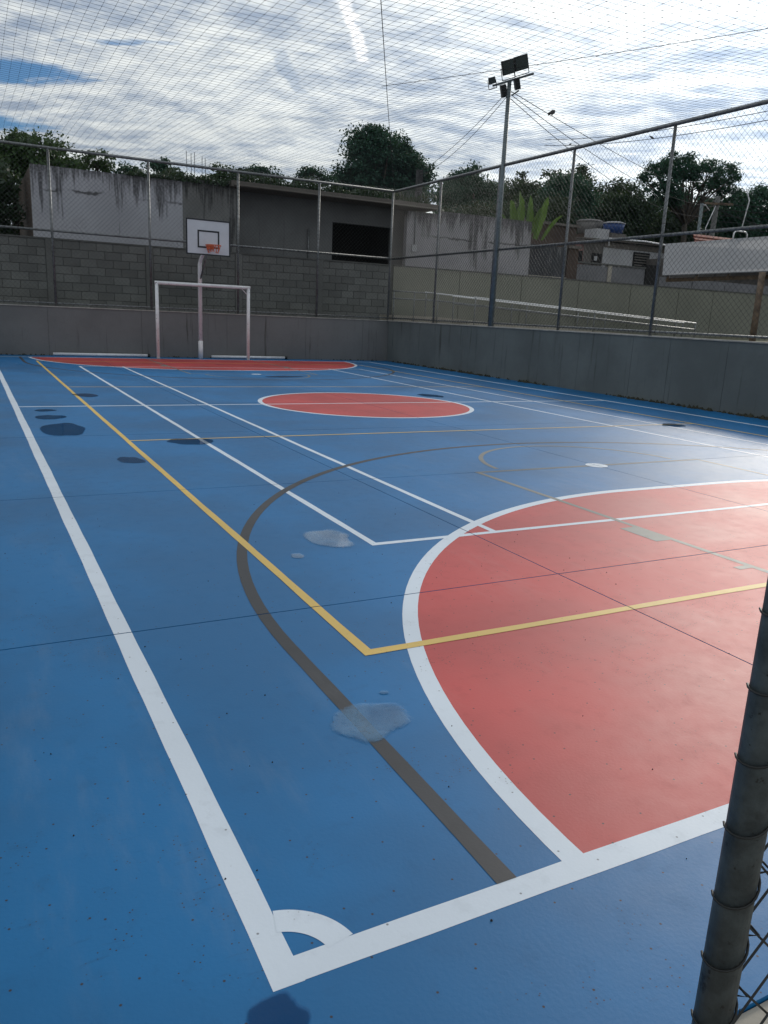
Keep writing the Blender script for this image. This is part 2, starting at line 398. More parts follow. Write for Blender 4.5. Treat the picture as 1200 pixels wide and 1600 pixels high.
# ------------------------------------------------------------------ court floor: panels, joints, painted markings
PX = [XL, 2.80, 5.92, 9.04, XR]
PY = [YN, 2.35, 5.46, 8.72, 11.95, 15.05, 18.1, 21.2, YB]
base = MB(); base.box(XL - .1, XR + .1, YN, YB + .1, -.16, -.03)
court = tag(base.build('court_floor', 'slab'), kind='structure')
G = .0042
cells = []
for i in range(len(PX) - 1):
    for j in range(len(PY) - 1):
        x0 = PX[i] + (G if i else 0); x1 = PX[i + 1] - (G if i < len(PX) - 2 else 0)
        y0 = PY[j] + (G if j else 0); y1 = PY[j + 1] - (G if j < len(PY) - 2 else 0)
        cells.append((x0, x1, y0, y1))
        MB().box(x0, x1, y0, y1, -.029, 0).build('floor_panel', 'blue', court)
def clip(poly, cell):
    for ax, lim, sg in ((0, cell[0], 1), (0, cell[1], -1), (1, cell[2], 1), (1, cell[3], -1)):
        out = []
        for k in range(len(poly)):
            a, b = poly[k - 1], poly[k]
            da, db = (a[ax] - lim) * sg, (b[ax] - lim) * sg
            if (da < 0) != (db < 0):
                t = da / (da - db); out.append((a[0] + (b[0] - a[0]) * t, a[1] + (b[1] - a[1]) * t))
            if db >= 0: out.append(b)
        poly = out
        if len(poly) < 3: return None
    return poly
zc = [0.0004]
def marking(name, polys, mat, label=None):
    z = zc[0]; zc[0] += .00006
    mb = MB()
    for p in polys:
        ax, bx = min(q[0] for q in p), max(q[0] for q in p); ay, by = min(q[1] for q in p), max(q[1] for q in p)
        for c in cells:
            if bx < c[0] or ax > c[1] or by < c[2] or ay > c[3]: continue
            r = clip(p, c)
            if r:
                ar = sum(r[k - 1][0] * r[k][1] - r[k][0] * r[k - 1][1] for k in range(len(r)))
                if abs(ar) < 1e-7: continue
                if ar < 0: r = r[::-1]
                mb.poly([(a, b, z) for a, b in r])
    o = mb.build(name, mat, court)
    if label: o['label'] = label
    return o
def rect(x0, x1, y0, y1):
    """a strip cut in lengths whose edges waver a few mm, as paint laid along tape by hand does"""
    lo = (x1 - x0) > (y1 - y0); a0, a1 = (x0, x1) if lo else (y0, y1); b0_, b1_ = (y0, y1) if lo else (x0, x1)
    if a1 - a0 < .6: return [[(x0, y0), (x1, y0), (x1, y1), (x0, y1)]]
    n = int((a1 - a0) / .2); ph = x0 * 7.1 + y0 * 3.3
    wv = lambda a, k: .0016 * math.sin(a * 2.3 + ph + k) + .0011 * math.sin(a * 9.1 + ph * 2 + k * 2) + .0006 * math.sin(a * 27 + k)
    o = []
    for i in range(n):
        p, q = a0 + (a1 - a0) * i / n, a0 + (a1 - a0) * (i + 1) / n
        pts = [(p, b0_ + wv(p, 0)), (q, b0_ + wv(q, 0)), (q, b1_ + wv(q, 5)), (p, b1_ + wv(p, 5))]
        o.append([(u_, v_) if lo else (v_, u_) for u_, v_ in pts])
    return o
def arc(cx, cy, r0, r1, a0, a1, n=48):
    o = []
    for k in range(n):
        p, q = R(a0 + (a1 - a0) * k / n), R(a0 + (a1 - a0) * (k + 1) / n)
        o.append([(cx + r0 * math.cos(p), cy + r0 * math.sin(p)), (cx + r1 * math.cos(p), cy + r1 * math.sin(p)),
                  (cx + r1 * math.cos(q), cy + r1 * math.sin(q)), (cx + r0 * math.cos(q), cy + r0 * math.sin(q))])
    return o
AC, AR = 5.25, 4.29          # penalty area: arc centres and outer radius
def area_fill(ri, y_of):
    o = []; xs_ = []
    for k in range(41): xs_.append(AC - ri * math.cos(R(90 * k / 40)))
    xs_ += [W - x for x in reversed(xs_)]
    def h(x):
        d = AC - x if x < AC else (x - (W - AC) if x > W - AC else 0)
        return math.sqrt(max(0, ri * ri - d * d))
    for a, b in zip(xs_, xs_[1:]):
        if b - a < 1e-6: continue
        o.append([(a, y_of(0)), (b, y_of(0)), (b, y_of(h(b))), (a, y_of(h(a)))])
    return o
def area_line(y_of, top):
    o = []
    for cx, a0, a1 in ((AC, 90, 180), (W - AC, 0, 90)):
        for q in arc(cx, 0, AR - LW, AR, a0, a1, 44): o.append([(x, y_of(y)) for x, y in q])
    ya, yb_ = sorted((y_of(AR - LW), y_of(AR)))
    return o + rect(AC, W - AC, ya, yb_)
near = lambda y: y + .02
far = lambda y: L - .02 - y
CYM = 11.62
marking('penalty_area', area_fill(AR - LW * .5, near), 'red', 'large salmon red penalty area nearest the camera')
marking('penalty_area', area_fill(AR - LW * .5, far), 'red', 'red penalty area in front of the far goal')
marking('centre_circle', [[(CX + 1.94 * math.cos(R(k * 6)), CYM + 1.94 * math.sin(R(k * 6))) for k in range(60)]], 'red', 'red centre circle')
iw = .056
b0, b1, b2, b3 = 1.924, 2.975, 8.83, 9.862
v0, v1 = 1.056, 10.678
marking('side_line', rect(0, LW, 0, L), 'white', 'white side line on the left')
marking('side_line', rect(W - LW, W, 0, L), 'white', 'white side line along the right wall')
marking('goal_line', rect(LW * .4, W - LW * .4, 0, LW), 'white', 'white near goal line')
marking('goal_line', rect(LW * .4, W - LW * .4, L - LW, L), 'white', 'white far goal line')
marking('halfway_line', rect(LW * .5, W - LW * .5, L / 2 - .03, L / 2 + .03), 'white', 'white halfway line')
marking('area_line', area_line(near, 0), 'white', 'white curved edge of the near penalty area')
marking('area_line', area_line(far, 0), 'white', 'white curved edge of the far penalty area')
marking('circle_line', arc(CX, CYM, 1.90, 1.98, 0, 360, 90), 'white')
marking('corner_arc', arc(LW * .5, LW * .5, .135, .215, 12, 78, 16), 'white', 'white quarter arc in the near corner')
for xx in (b0, b1, b2 - iw, b3 - iw):
    marking('inner_line', rect(xx, xx + iw, 3.33, L - 3.33), 'white')
for yy in (3.33, L - 3.33 - iw):
    marking('inner_line', rect(b0, b3, yy, yy + iw), 'white')
GW = .07
for nm, yo in (('near', lambda y: y), ('far', lambda y: L - y)):
    a3 = []
    for q in arc(CX, 1.88, 5.2 - GW, 5.2, 0, 180, 80): a3.append([(x, yo(y)) for x, y in q])
    for x0 in (CX - 5.2, CX + 5.2 - GW):
        ya, yb_ = sorted((yo(LW), yo(1.88))); a3 += rect(x0, x0 + GW, ya, yb_)
    marking('three_point_line', a3, 'grey', 'dark grey three point curve at the %s end' % nm)
    key = []
    for x0 in (4.22, W - 4.22 - iw):
        ya, yb_ = sorted((yo(LW), yo(5.45))); key += rect(x0, x0 + iw, ya, yb_)
    marking('key_line', key, 'palegrey')
    ya, yb_ = sorted((yo(5.42), yo(5.48)))
    marking('free_throw_line', rect(4.22, W - 4.22, ya, yb_), 'palegrey')
    marking('free_throw_arc', [[(x, yo(y)) for x, y in q] for q in arc(CX, 5.48, 1.31, 1.365, 4, 176, 40)], 'palegrey')
    tick = []
    for x0, x1, y0, y1 in ((4.07, 4.22, 2.72, 3.12), (W - 4.22, W - 4.07, 2.72, 3.12), (4.10, 4.22, 1.98, 2.04), (W - 4.22, W - 4.10, 1.98, 2.04)):
        ya, yb_ = sorted((yo(y0), yo(y1))); tick += rect(x0, x1, ya, yb_)
    marking('key_block', tick, 'palegrey')
for yy in (5.45, L - 5.45):
    marking('penalty_spot', [[(CX + .13 * math.cos(R(k * 18)), yy + .13 * math.sin(R(k * 18))) for k in range(20)]], 'white')
for xx in (v0, v1 - iw): marking('volleyball_line', rect(xx, xx + iw, 1.66, 21.88), 'yellow')
for yy in (1.66, 21.88 - iw): marking('volleyball_line', rect(v0 + iw * .4, v1 - iw * .4, yy, yy + iw), 'yellow')
for yy in (8.22, 14.74): marking('attack_line', rect(v0 + iw * .4, v1 - iw * .4, yy, yy + iw * .8), 'yellow')

# puddles ---------------------------------------------------------
def puddle(cx, cy, rx, ry, rot, seed, label, rough=.22, mat='wet'):
    r = random.Random(seed); ph = [(r.uniform(0, 6.28), r.uniform(.3, 1)) for _ in range(6)]
    n = 56; pts = []
    for k in range(n):
        a = 2 * math.pi * k / n
        f = 1 + rough * sum(w_ * math.sin((i + 2) * a + p_) / (i + 1.6) for i, (p_, w_) in enumerate(ph))
        x, y = rx * f * math.cos(a), ry * f * math.sin(a); c_, s2 = math.cos(rot), math.sin(rot)
        pts.append((cx + x * c_ - y * s2, cy + x * s2 + y * c_))
    zt = zc[0] + .0004; rings = (1.0, .9, .75, .5); V = []; F = []; D = []
    for q, f in enumerate(rings):
        V += [(cx + (x - cx) * f, cy + (y - cy) * f, zt) for x, y in pts]; D += [(0, .35, .75, 1)[q]] * n
    for q in range(3):
        for k in range(n): F.append((q * n + k, q * n + (k + 1) % n, (q + 1) * n + (k + 1) % n, (q + 1) * n + k))
    F.append(tuple(3 * n + k for k in range(n)))
    mb = MB(); mb.v = V; mb.f = F; ob = mb.build('puddle', mat)
    ob.data.attributes.new('depth', 'FLOAT', 'POINT').data.foreach_set('value', D)
    return tag(ob, label, 'puddle', 'rain puddles on the court')
puddle(.80, 1.09, .175, .165, .3, 3, 'broad puddle with painted sky sheen over the grey curve near the camera', mat='sky_sheen')
puddle(.965, 1.285, .022, .02, 0, 4, 'tiny pale spot beside the broad near puddle', mat='sky_sheen')
puddle(1.70, 3.60, .20, .24, -.3, 5, 'pale puddle at the corner where the white inner lines meet', mat='sky_sheen')
puddle(1.33, 3.27, .055, .055, 0, 6, 'small pale spot left of the white inner line corner', mat='sky_sheen')
puddle(.47, 9.30, .27, .62, -.1, 7, 'large dark puddle left of the yellow line')
puddle(.42, 10.48, .19, .27, -.1, 8, 'narrow dark puddle just beyond the largest dark one')
puddle(.42, 11.25, .14, .16, 0, 18, 'thin dark puddle touching the halfway line')
puddle(1.80, 8.05, .28, .26, .2, 9, 'dark puddle crossed by the white inner line and yellow attack line')
puddle(.90, 6.99, .14, .20, .1, 10, 'dark puddle against the yellow line nearest the camera')
puddle(1.25, 13.3, .20, .32, 0, 11, 'flat dark puddle beyond the halfway line by the yellow line')
puddle(8.05, 12.9, .24, .34, 0, 12, 'dark puddle right of the red centre circle on the white line')
puddle(10.05, 8.15, .22, .22, 0, 14, 'dark puddle on the attack line near the right wall')
puddle(-.02, -.085, .085, .075, .6, 15, 'wet footprint just outside the near white corner', mat='print')
puddle(6.4, 17.3, .5, .25, .2, 16, 'flat dark puddle beside the far penalty spot')

# grit and leaf crumbs
rr = random.Random(12); mb = MB()
for _ in range(170):
    x, y = (rr.uniform(-1.1, 3.2), rr.uniform(-.45, 5)) if rr.random() < .6 else (rr.uniform(-1, 12.6), rr.uniform(0, 24))
    s = rr.uniform(.0018, .0055); k = len(mb.v); a = rr.uniform(0, 6); lz = zc[0] + .0002
    mb.v += [(x + s * rr.uniform(.6, 1.5) * math.cos(a + j * 1.5708), y + s * rr.uniform(.5, 1.4) * math.sin(a + j * 1.5708), lz - .004) for j in range(4)] + [(x, y, lz + s * .7)]
    mb.f += [(k + j, k + (j + 1) % 4, k + 4) for j in range(4)]
tag(mb.build('grit', 'slab'), 'dark grit and leaf crumbs scattered over the court', 'grit', kind='stuff')

# ------------------------------------------------------------------ retaining walls
def retaining(name, along, fixed, a0, a1, label, joints, th=.2, pm='wallgrey'):
    def bx(mb, a, b, t0, t1, z0, z1):
        if along == 'x': mb.box(a, b, fixed + t0, fixed + t1, z0, z1)
        else: mb.box(fixed + t0, fixed + t1, a, b, z0, z1)
        return mb
    base_ = (a0, fixed, 0) if along == 'x' else (fixed, a0, 0)
    o = thing(name, base_, label, 'wall')
    sgn = 1
    js = [a0] + joints + [a1]
    bx(MB(), a0, a1, .012, th, -.05, HW - .03).build('wall_core', 'mortar', o)
    for a, b in zip(js, js[1:]):
        bx(MB(), a + .004, b - .004, 0, .05, 0.001, HW - .03).build('wall_panel', pm, o)
    bx(MB(), a0 - .02, a1, -.025, th + .02, HW - .029, HW).build('coping', 'coping', o)
    return o
retaining('retaining_wall', 'x', YB, XL - .2, XR + .25, 'low grey concrete retaining wall behind the far goal', [1.62, 4.3, 7.0, 9.75, 11.9])
retaining('retaining_wall', 'y', XR, YN - .4, YB - .03, 'low grey concrete retaining wall running along the right of the court', [2.2, 4.7, 7.2, 9.6, 11.1, 12.2, 14.0, 15.9, 17.2, 18.55, 19.3, 20.9, 22.6], pm='wallteal')
o = thing('retaining_wall', (XL - .2, 0, 0), 'low grey concrete retaining wall on the left of the court', 'wall')
MB().box(XL - .2, XL, YN - .4, YB - .001, -.05, HW - .03).build('wall_panel', 'wallgrey', o)
MB().box(XL - .22, XL + .025, YN - .4, YB - .03, HW - .029, HW).build('coping', 'coping', o)
# grime and moss growing in the angle between wall and floor
rr = random.Random(8); mb = MB()
def clump(x, y, s):
    k = len(mb.v); n = 6
    mb.v += [(x + s * math.cos(j * 1.047 + s) * rr.uniform(.6, 1.2), y + s * math.sin(j * 1.047 + s) * rr.uniform(.6, 1.2), .001) for j in range(n)]
    mb.v.append((x, y, s * rr.uniform(.4, 1.3)))
    for j in range(n): mb.f.append((k + j, k + (j + 1) % n, k + n))
for _ in range(900):
    y = rr.uniform(1, YB - .1)
    if math.sin(y * 1.7) + math.sin(y * .63 + 2) + rr.uniform(-1, 1) > .0: clump(XR - rr.random() ** 2 * .10, y, rr.uniform(.015, .07))
for _ in range(300):
    x = rr.uniform(-1, XR)
    if math.sin(x * 1.1 + 1) + rr.uniform(-1, 1) > .3: clump(x, YB - rr.random() ** 2 * .08, rr.uniform(.012, .05))
tag(mb.build('moss', 'moss'), 'dark moss and dirt along the foot of the retaining walls', 'moss', kind='stuff')

# ------------------------------------------------------------------ chain link fences
CELL = .128
def chain(along, fixed, a0, a1, z0, z1, seed, cell=CELL, rad=.0029):
    r = random.Random(seed); mb = MB(); h = z1 - z0; wv = a1 - a0
    for fam in (0, 1):
        k = 0; off = -h if fam == 0 else 0.0
        s = off
        while s < wv + (0 if fam == 0 else h):
            # fam 0: a = s + (z-z0) ; fam 1: a = s - (z-z0)
            if fam == 0: ta, tb = max(0, -s), min(h, wv - s)
            else: ta, tb = max(0, s - wv), min(h, s)
            if tb - ta > .02:
                n = max(1, int((tb - ta) / .13)); pts = []
                for i in range(n + 1):
                    t = ta + (tb - ta) * i / n
                    a = a0 + (s + t if fam == 0 else s - t); jit = r.uniform(-.003, .003) if 0 < i < n else 0
                    d = fixed + (.0022 if fam else -.0022) + .012 * math.sin(a * 2.1 + t * 1.7)
                    zz_ = z0 + t + jit
                    pts.append((a, d, zz_) if along == 'x' else (d, a, zz_))
                mb.tube(pts, rad, 3, False)
            s += cell
    return mb
def fence(name, along, fixed, posts, a_end, label, rad=.036, bare=()):
    p3 = lambda a, z: (a, fixed, z) if along == 'x' else (fixed, a, z)
    o = thing(name, p3(posts[0], HW), label, 'fence')
    for a in [q for q in posts if q not in bare]: MB().tube([p3(a, HW - .0), p3(a, HF - .02)], rad, 10).build('post', 'galv', o, True)
    lo, hi = min(posts), max(posts)
    MB().tube([p3(lo - .02, HF), p3(hi + .02, HF)], .042, 10).build('top_rail', 'galv', o, True)
    MB().tube([p3(lo, HM), p3(hi, HM)], .034, 10).build('middle_rail', 'galv', o, True)
    MB().tube([p3(lo, HW + .085), p3(hi, HW + .085)], .024, 8).build('bottom_rail', 'galv', o, True)
    # wire ties spiralling along the rails hold the mesh
    for z, rd in ((HM, .040), (HW + .085, .030)):
        n = int((hi - lo) / .16); mb = MB()
        for k in range(n):
            a = lo + (k + .5) * (hi - lo) / n
            ring = []
            for j in range(6):
                an = j * math.pi / 3
                c_, s2 = math.cos(an) * rd, math.sin(an) * rd
                ring.append((a + .01 * math.sin(an), fixed + c_, z + s2) if along == 'x' else (fixed + c_, a + .01 * math.sin(an), z + s2))
            mb.tube(ring, .004, 3, False, True)
        mb.build('tie_wires', 'wire', o)['kind'] = 'stuff'
    ps = sorted(posts)
    for i, (a, b) in enumerate(zip(ps, ps[1:])):
        chain(along, fixed - .045, a, b, HW + .03, HF - .02, 40 + i + int(fixed * 3)).build('mesh_panel', 'wire', o)
    return o
FYB, FXR = YB + .06, XR + .06
fence('chain_link_fence', 'x', FYB, [-.89, 1.87, 4.63, 7.39, 10.15, 12.90], 0, 'tall chain link fence on the wall behind the far goal')
fence('chain_link_fence', 'y', FXR, [24.28, 21.2, 18.05, 14.95, 11.78, 8.72, 5.65, 2.58, -.5], 0, 'tall chain link fence on the wall along the right side of the court', bare=(24.28,))

# near fence whose end post stands beside the camera
NFY = -.763
nf = thing('chain_link_fence', (.56, NFY, -.012), 'near fence end post with chain link mesh at the lower right edge', 'fence')
PXN, PRN = .545, .0318
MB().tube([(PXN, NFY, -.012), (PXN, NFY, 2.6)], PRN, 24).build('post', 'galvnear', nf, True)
chain('x', NFY, PXN + .040, 3.6, .093, 2.5, 77, CELL, .0026).build('mesh_panel', 'black', nf)
e_r, e_f = Vector((.888, -.457, 0)), Vector((-.457, -.888, 0)); rr = random.Random(21)
for k in range(18):                               # the mesh ends hooked round the post
    zk = .093 + (k + 1) * CELL; j0 = rr.uniform(-.006, .006); pts = []
    for j in range(13):
        th = R(205 - j * 17); rd = PRN + .0028
        z = zk - .062 + j0 + .05 * (j / 12) ** 2.2 - .006 * math.sin(j / 12 * math.pi)
        pts.append(Vector((PXN, NFY, z)) + e_r * (rd * math.cos(th)) + e_f * (rd * math.sin(th)))
    pts.append(Vector((PXN, NFY, zk - .002)) + e_r * (PRN + .016) + e_f * .012)
    pts.append(Vector((PXN + .041, NFY, zk + .004)))
    MB().tube(pts, .0023, 6, True).build('tie_wire', 'black', nf, True)
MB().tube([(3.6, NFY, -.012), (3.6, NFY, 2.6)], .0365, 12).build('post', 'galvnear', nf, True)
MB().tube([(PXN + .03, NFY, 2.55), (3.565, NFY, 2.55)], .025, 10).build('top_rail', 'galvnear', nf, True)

# ------------------------------------------------------------------ net spanning the court at fence height
def net_z(x, y):
    a = (x - XL) / (FXR - XL); b = (y - YN) / (FYB - YN)
    a = min(1, max(0, a)); b = min(1, max(0, b))
    return HF + .03 - .30 * (math.sin(math.pi * a) ** .7) * (math.sin(math.pi * b) ** .7) + .03 * math.sin(x * 1.3 + y * .7) * math.sin(math.pi * a) * math.sin(math.pi * b)
mb = MB(); CN = .158
nx = int((FXR - XL) / CN); ny = int((FYB - YN) / CN); rr = random.Random(3)
for i in range(nx + 1):
    x = XL + (FXR - XL) * i / nx
    mb.tube([(x + rr.uniform(-.006, .006) + .02 * math.sin(y_ * .8 + i * .05), y_, net_z(x, y_)) for y_ in np.linspace(YN, FYB, ny // 2 + 1)], .0022, 3, False)
for j in range(ny + 1):
    y = YN + (FYB - YN) * j / ny
    mb.tube([(x_, y + rr.uniform(-.006, .006) + .02 * math.sin(x_ * .9 + j * .04), net_z(x_, y) + .001) for x_ in np.linspace(XL, FXR, nx // 2 + 1)], .0022, 3, False)
# knots
for i in range(nx + 1):
    for j in range(ny + 1):
        if (i + j) % 2: continue
        x = XL + (FXR - XL) * i / nx + .0; y = YN + (FYB - YN) * j / ny
        x += .02 * math.sin(y * .8 + i * .05); y += .02 * math.sin(x * .9 + j * .04); z = net_z(x, y); s = .0075; k = len(mb.v)
        mb.v += [(x + s, y, z), (x, y + s, z), (x - s, y, z), (x, y - s, z), (x, y, z + s), (x, y, z - s)]
        for a, b in ((0, 1), (1, 2), (2, 3), (3, 0)): mb.f += [(k + a, k + b, k + 4), (k + b, k + a, k + 5)]
tag(mb.build('ceiling_net', 'twine'), 'dark square mesh netting stretched over the whole court at fence height', 'net')
tag(MB().tube(sag((FXR, FYB, HF + .03), (-.55, YN, HF + .03), .30, 30), .006, 5).build('support_cable', 'cable'), 'thin cable running away from camera overhead to the far right corner', 'cable')
tag(MB().tube(sag((6.26, 12.2, 5.50), (FXR, YN, HF + .03), .12, 24), .0045, 5).build('support_cable', 'cable'), 'thin cable crossing the net towards the upper right', 'cable')

# ------------------------------------------------------------------ goal
gx0, gx1, gyy, gh, gr = 4.62, 7.46, 23.46, 2.24, .052
go = thing('football_goal', (6.04, gyy, .013), 'white tubular goal frame without a net at the far end', 'goal')
MB().tube([(gx0, gyy, .013), (gx0, gyy, gh)], gr, 14).build('goal_post', 'whitepipe', go, True)
MB().tube([(gx1, gyy, .013), (gx1, gyy, gh)], gr, 14).build('goal_post', 'whitepipe', go, True)
MB().tube([(gx0 - gr, gyy, gh), (gx1 + gr, gyy, gh)], gr, 14).build('crossbar', 'whitepipe', go, True)
MB().tube([(gx1 - .03, gyy, gh - .22), (gx1 - .22, gyy + .02, gh - .03)], .012, 6).build('brace', 'whitepipe', go, True)
# pipes lying on the floor against the wall
for (xa, ya, xb, yb_, lab) in ((1.70, 24.10, 4.42, 24.10, 'white pipe lying along the wall foot left of the goal'),
                              (6.45, 24.13, 8.95, 24.13, 'white pipe lying along the wall foot behind the goal and hoop pole')):
    MBp = MB().tube([(xa, ya, .052), (xb, yb_, .052)], .045, 10)
    po = MBp.build('floor_pipe', 'whitepipe', None, True); tag(po, lab, 'pipe', 'pipes lying by the far wall')
    MB().tube([(xb, ya, .052), (xb + .08, ya, .052)], .05, 10).build('end_cap', 'black', po, True)

# ------------------------------------------------------------------ basketball hoop
bx_, by_ = 6.03, 23.86
ho = thing('basketball_hoop', (bx_, by_, 0), 'basketball backboard with orange rim on a white pole behind the goal', 'hoop')
MB().tube([(bx_, by_, 0.001), (bx_, by_, .55)], .074, 14).build('pole_sleeve', 'whitepipe', ho, True)
MB().tube([(bx_, by_, .55), (bx_, by_, 2.86), (bx_ + .01, by_ - .08, 3.0), (bx_ + .06, by_ - .5, 3.35), (bx_ + .09, by_ - .80, 3.58)], [.062, .062, .055, .05, .05], 14).build('pole', 'whitepipe', ho, True)
MB().tube([(bx_ + .01, by_ - .06, 2.45), (bx_ + .09, by_ - .70, 3.35)], .026, 8).build('brace', 'galv', ho, True)
rz = R(2.0); ax = Vector((math.cos(rz), math.sin(rz), 0)); ay = Vector((-math.sin(rz), math.cos(rz), 0)); az = Vector((0, 0, 1))
bc = Vector((6.065, 22.98, 3.60)); bw, bh = .665, .50
bd = MB().obox(bc, ax, ay, az, bw, .018, bh).build('backboard', 'board', ho)
def bar(x0, x1, z0, z1, d=.0225):
    return MB().obox(bc + ax * ((x0 + x1) / 2) + az * ((z0 + z1) / 2) - ay * .012, ax, ay, az, (x1 - x0) / 2, d - .012 + .003, (z1 - z0) / 2)
fr = MB()
for (x0, x1, z0, z1) in ((-bw - .004, bw + .004, bh - .032, bh + .004), (-bw - .004, bw + .004, -bh - .004, -bh + .032), (-bw - .004, -bw + .032, -bh + .032, bh - .032), (bw - .032, bw + .004, -bh + .032, bh - .032)):
    b_ = bar(x0, x1, z0, z1); k = len(fr.v); fr.v += b_.v; fr.f += [tuple(i + k for i in f) for f in b_.f]
fr.build('border', 'boardblack', bd)
fr = MB(); s0, s1, z0, z1 = -.33, .33, -.30, .20; tk = .045
for (a, b, c, d) in ((s0, s1, z1 - tk, z1), (s0, s1, z0, z0 + tk), (s0, s0 + tk, z0 + tk, z1 - tk), (s1 - tk, s1, z0 + tk, z1 - tk)):
    b_ = bar(a, b, c, d); k = len(fr.v); fr.v += b_.v; fr.f += [tuple(i + k for i in f) for f in b_.f]
fr.build('target_square', 'boardblack', bd)
rc = bc + az * -.23 - ay * .36 + ax * .04
rim = MB().tube([rc + ax * (.225 * math.cos(R(a))) + ay * (.225 * math.sin(R(a))) for a in range(0, 360, 15)], .012, 6, False, True).build('rim', 'orange', ho, True)
MB().obox(bc + az * -.26 - ay * .07 + ax * .04, ax, ay, az, .09, .055, .07).build('bracket', 'orange', rim)
nt = MB()
for k in range(12):
    a = R(k * 30); a2 = R(k * 30 + 25)
    p0 = rc + ax * (.225 * math.cos(a)) + ay * (.225 * math.sin(a)); p1 = rc + ax * (.15 * math.cos(a2)) + ay * (.15 * math.sin(a2)) - az * (.20 + .03 * math.sin(k * 2.3))
    a3 = R(k * 30 - 25); p2 = rc + ax * (.15 * math.cos(a3)) + ay * (.15 * math.sin(a3)) - az * (.20 + .03 * math.sin(k * 1.3))
    nt.tube([p0, p1], .006, 4); nt.tube([p0, p2], .006, 4)
nt.build('hoop_net', 'orange', rim)

# ------------------------------------------------------------------ floodlight mast
mx, my = XR + .04, 17.9
fl = thing('floodlight_mast', (mx, my, HW), 'tall grey green floodlight mast on the right wall with lamps on top', 'floodlight')
MB().tube([(mx, my, HW), (mx, my, 7.86)], [.075, .055], 14).build('pole', 'polegreen', fl, True)
A = Vector((.90, -.36, .33)).normalized(); N_ = Vector((-.62, -.66, -.42)); N_ = (N_ - A * N_.dot(A)).normalized(); U_ = A.cross(N_); U_ = U_ if U_.z > 0 else -U_
tp = Vector((mx, my, 7.86))
MB().obox(tp + A * .10, A, N_, U_, .58, .025, .025).build('crossarm', 'polegreen', fl)
def flood(c, hw, hh, dp, tagname):
    # tapered housing: small back, wide glazed front
    mb = MB(); f = Vector(c)
    pts = []
    for (d, s) in ((0, 1.0), (-dp * .35, 1.0), (-dp * .8, .72), (-dp, .45)):
        pts.append([f + N_ * d + A * (sx * hw * s) + U_ * (sy * hh * s) for sx, sy in ((-1, -1), (1, -1), (1, 1), (-1, 1))])
    k = 0
    for ring in pts: mb.v += [tuple(p) for p in ring]
    for i in range(3):
        for j in range(4): mb.f.append((i * 4 + j, i * 4 + (j + 1) % 4, i * 4 + 4 + (j + 1) % 4, i * 4 + 4 + j))
    mb.f += [(3, 2, 1, 0), (12, 13, 14, 15)]
    h = mb.build(tagname, 'black', fl)
    MB().obox(f + N_ * .006, A, N_, U_, hw * .88, .004, hh * .86).build('lamp_glass', 'lampglass', h)
    br = MB()
    for sx in (-1, 1): br.tube([f - N_ * dp * .4 + A * (sx * (hw + .015)), f - N_ * dp * .4 + A * (sx * (hw + .015)) - U_ * (hh + .12)], .012, 6)
    br.tube([f - N_ * dp * .4 - A * (hw + .015) - U_ * (hh + .12), f - N_ * dp * .4 + A * (hw + .015) - U_ * (hh + .12)], .012, 6)
    br.build('lamp_bracket', 'galv', h)
    return h
flood(tp + A * -.02 + U_ * .34 + N_ * .12, .165, .17, .26, 'lamp_head')
flood(tp + A * .35 + U_ * .35 + N_ * .12, .185, .17, .26, 'lamp_head')
flood(tp + A * -.50 + U_ * .14 + N_ * .10, .095, .08, .10, 'small_lamp_head')
MB().obox(tp + A * -.20 - U_ * .20, A, N_, U_, .075, .07, .15).build('ballast_box', 'black', fl)
MB().obox(tp + A * .19 - U_ * .12, A, N_, U_, .07, .07, .14).build('ballast_box', 'black', fl)
MB().tube([tp + A * .0 - U_ * .36, tp + A * .22 - U_ * .30], .02, 6).build('cable_bracket', 'polegreen', fl)

# ------------------------------------------------------------------ boundary wall behind the court (y = 26)
WY = 26.0
pil = [1.93, 4.93, 7.93, 10.94, 13.92, 16.90, 19.92, 22.94, 25.93, 28.9, 31.19, 34.5, 37.8]
bw = thing('block_wall', (-1.07, WY, PLAT), 'grey concrete block wall with piers behind the fence at the far end', 'wall')
MB().box(-4.2, 13.92, WY + .02, WY + .17, PLAT - .1, 3.40).build('wall_core', 'mortar', bw)
MB().box(-4.2, 13.92, WY - .02, WY + .19, 3.401, 3.45).build('coping', 'mortar', bw)
blk = {}
rr = random.Random(11)
def block(x0, x1, z0, z1):
    key = round(x1 - x0, 3)
    if key not in blk:
        h = (x1 - x0) / 2; e_ = .006; zz0, zz1 = -(z1 - z0) / 2, (z1 - z0) / 2
        mb = MB(); mb.v = [(-h, .02, zz0), (h, .02, zz0), (h, .02, zz1), (-h, .02, zz1), (-h + e_, 0, zz0 + e_), (h - e_, 0, zz0 + e_), (h - e_, 0, zz1 - e_), (-h + e_, 0, zz1 - e_)]
        mb.f = [(4, 5, 6, 7), (0, 1, 5, 4), (1, 2, 6, 5), (2, 3, 7, 6), (3, 0, 4, 7)]
        ob = mb.build('block', 'block', bw); blk[key] = ob.data
    else:
        ob = bpy.data.objects.new('block', blk[key]); COL.objects.link(ob); ob.parent = bw
    ob.matrix_parent_inverse = Matrix.Identity(4)
    ob.location = Vector(((x0 + x1) / 2, WY + rr.uniform(-.004, .004), (z0 + z1) / 2)) - bw.location
segs = [(-1.07, 1.93)] + list(zip(pil[:4], pil[1:5]))
RH = .25; nrow = 8
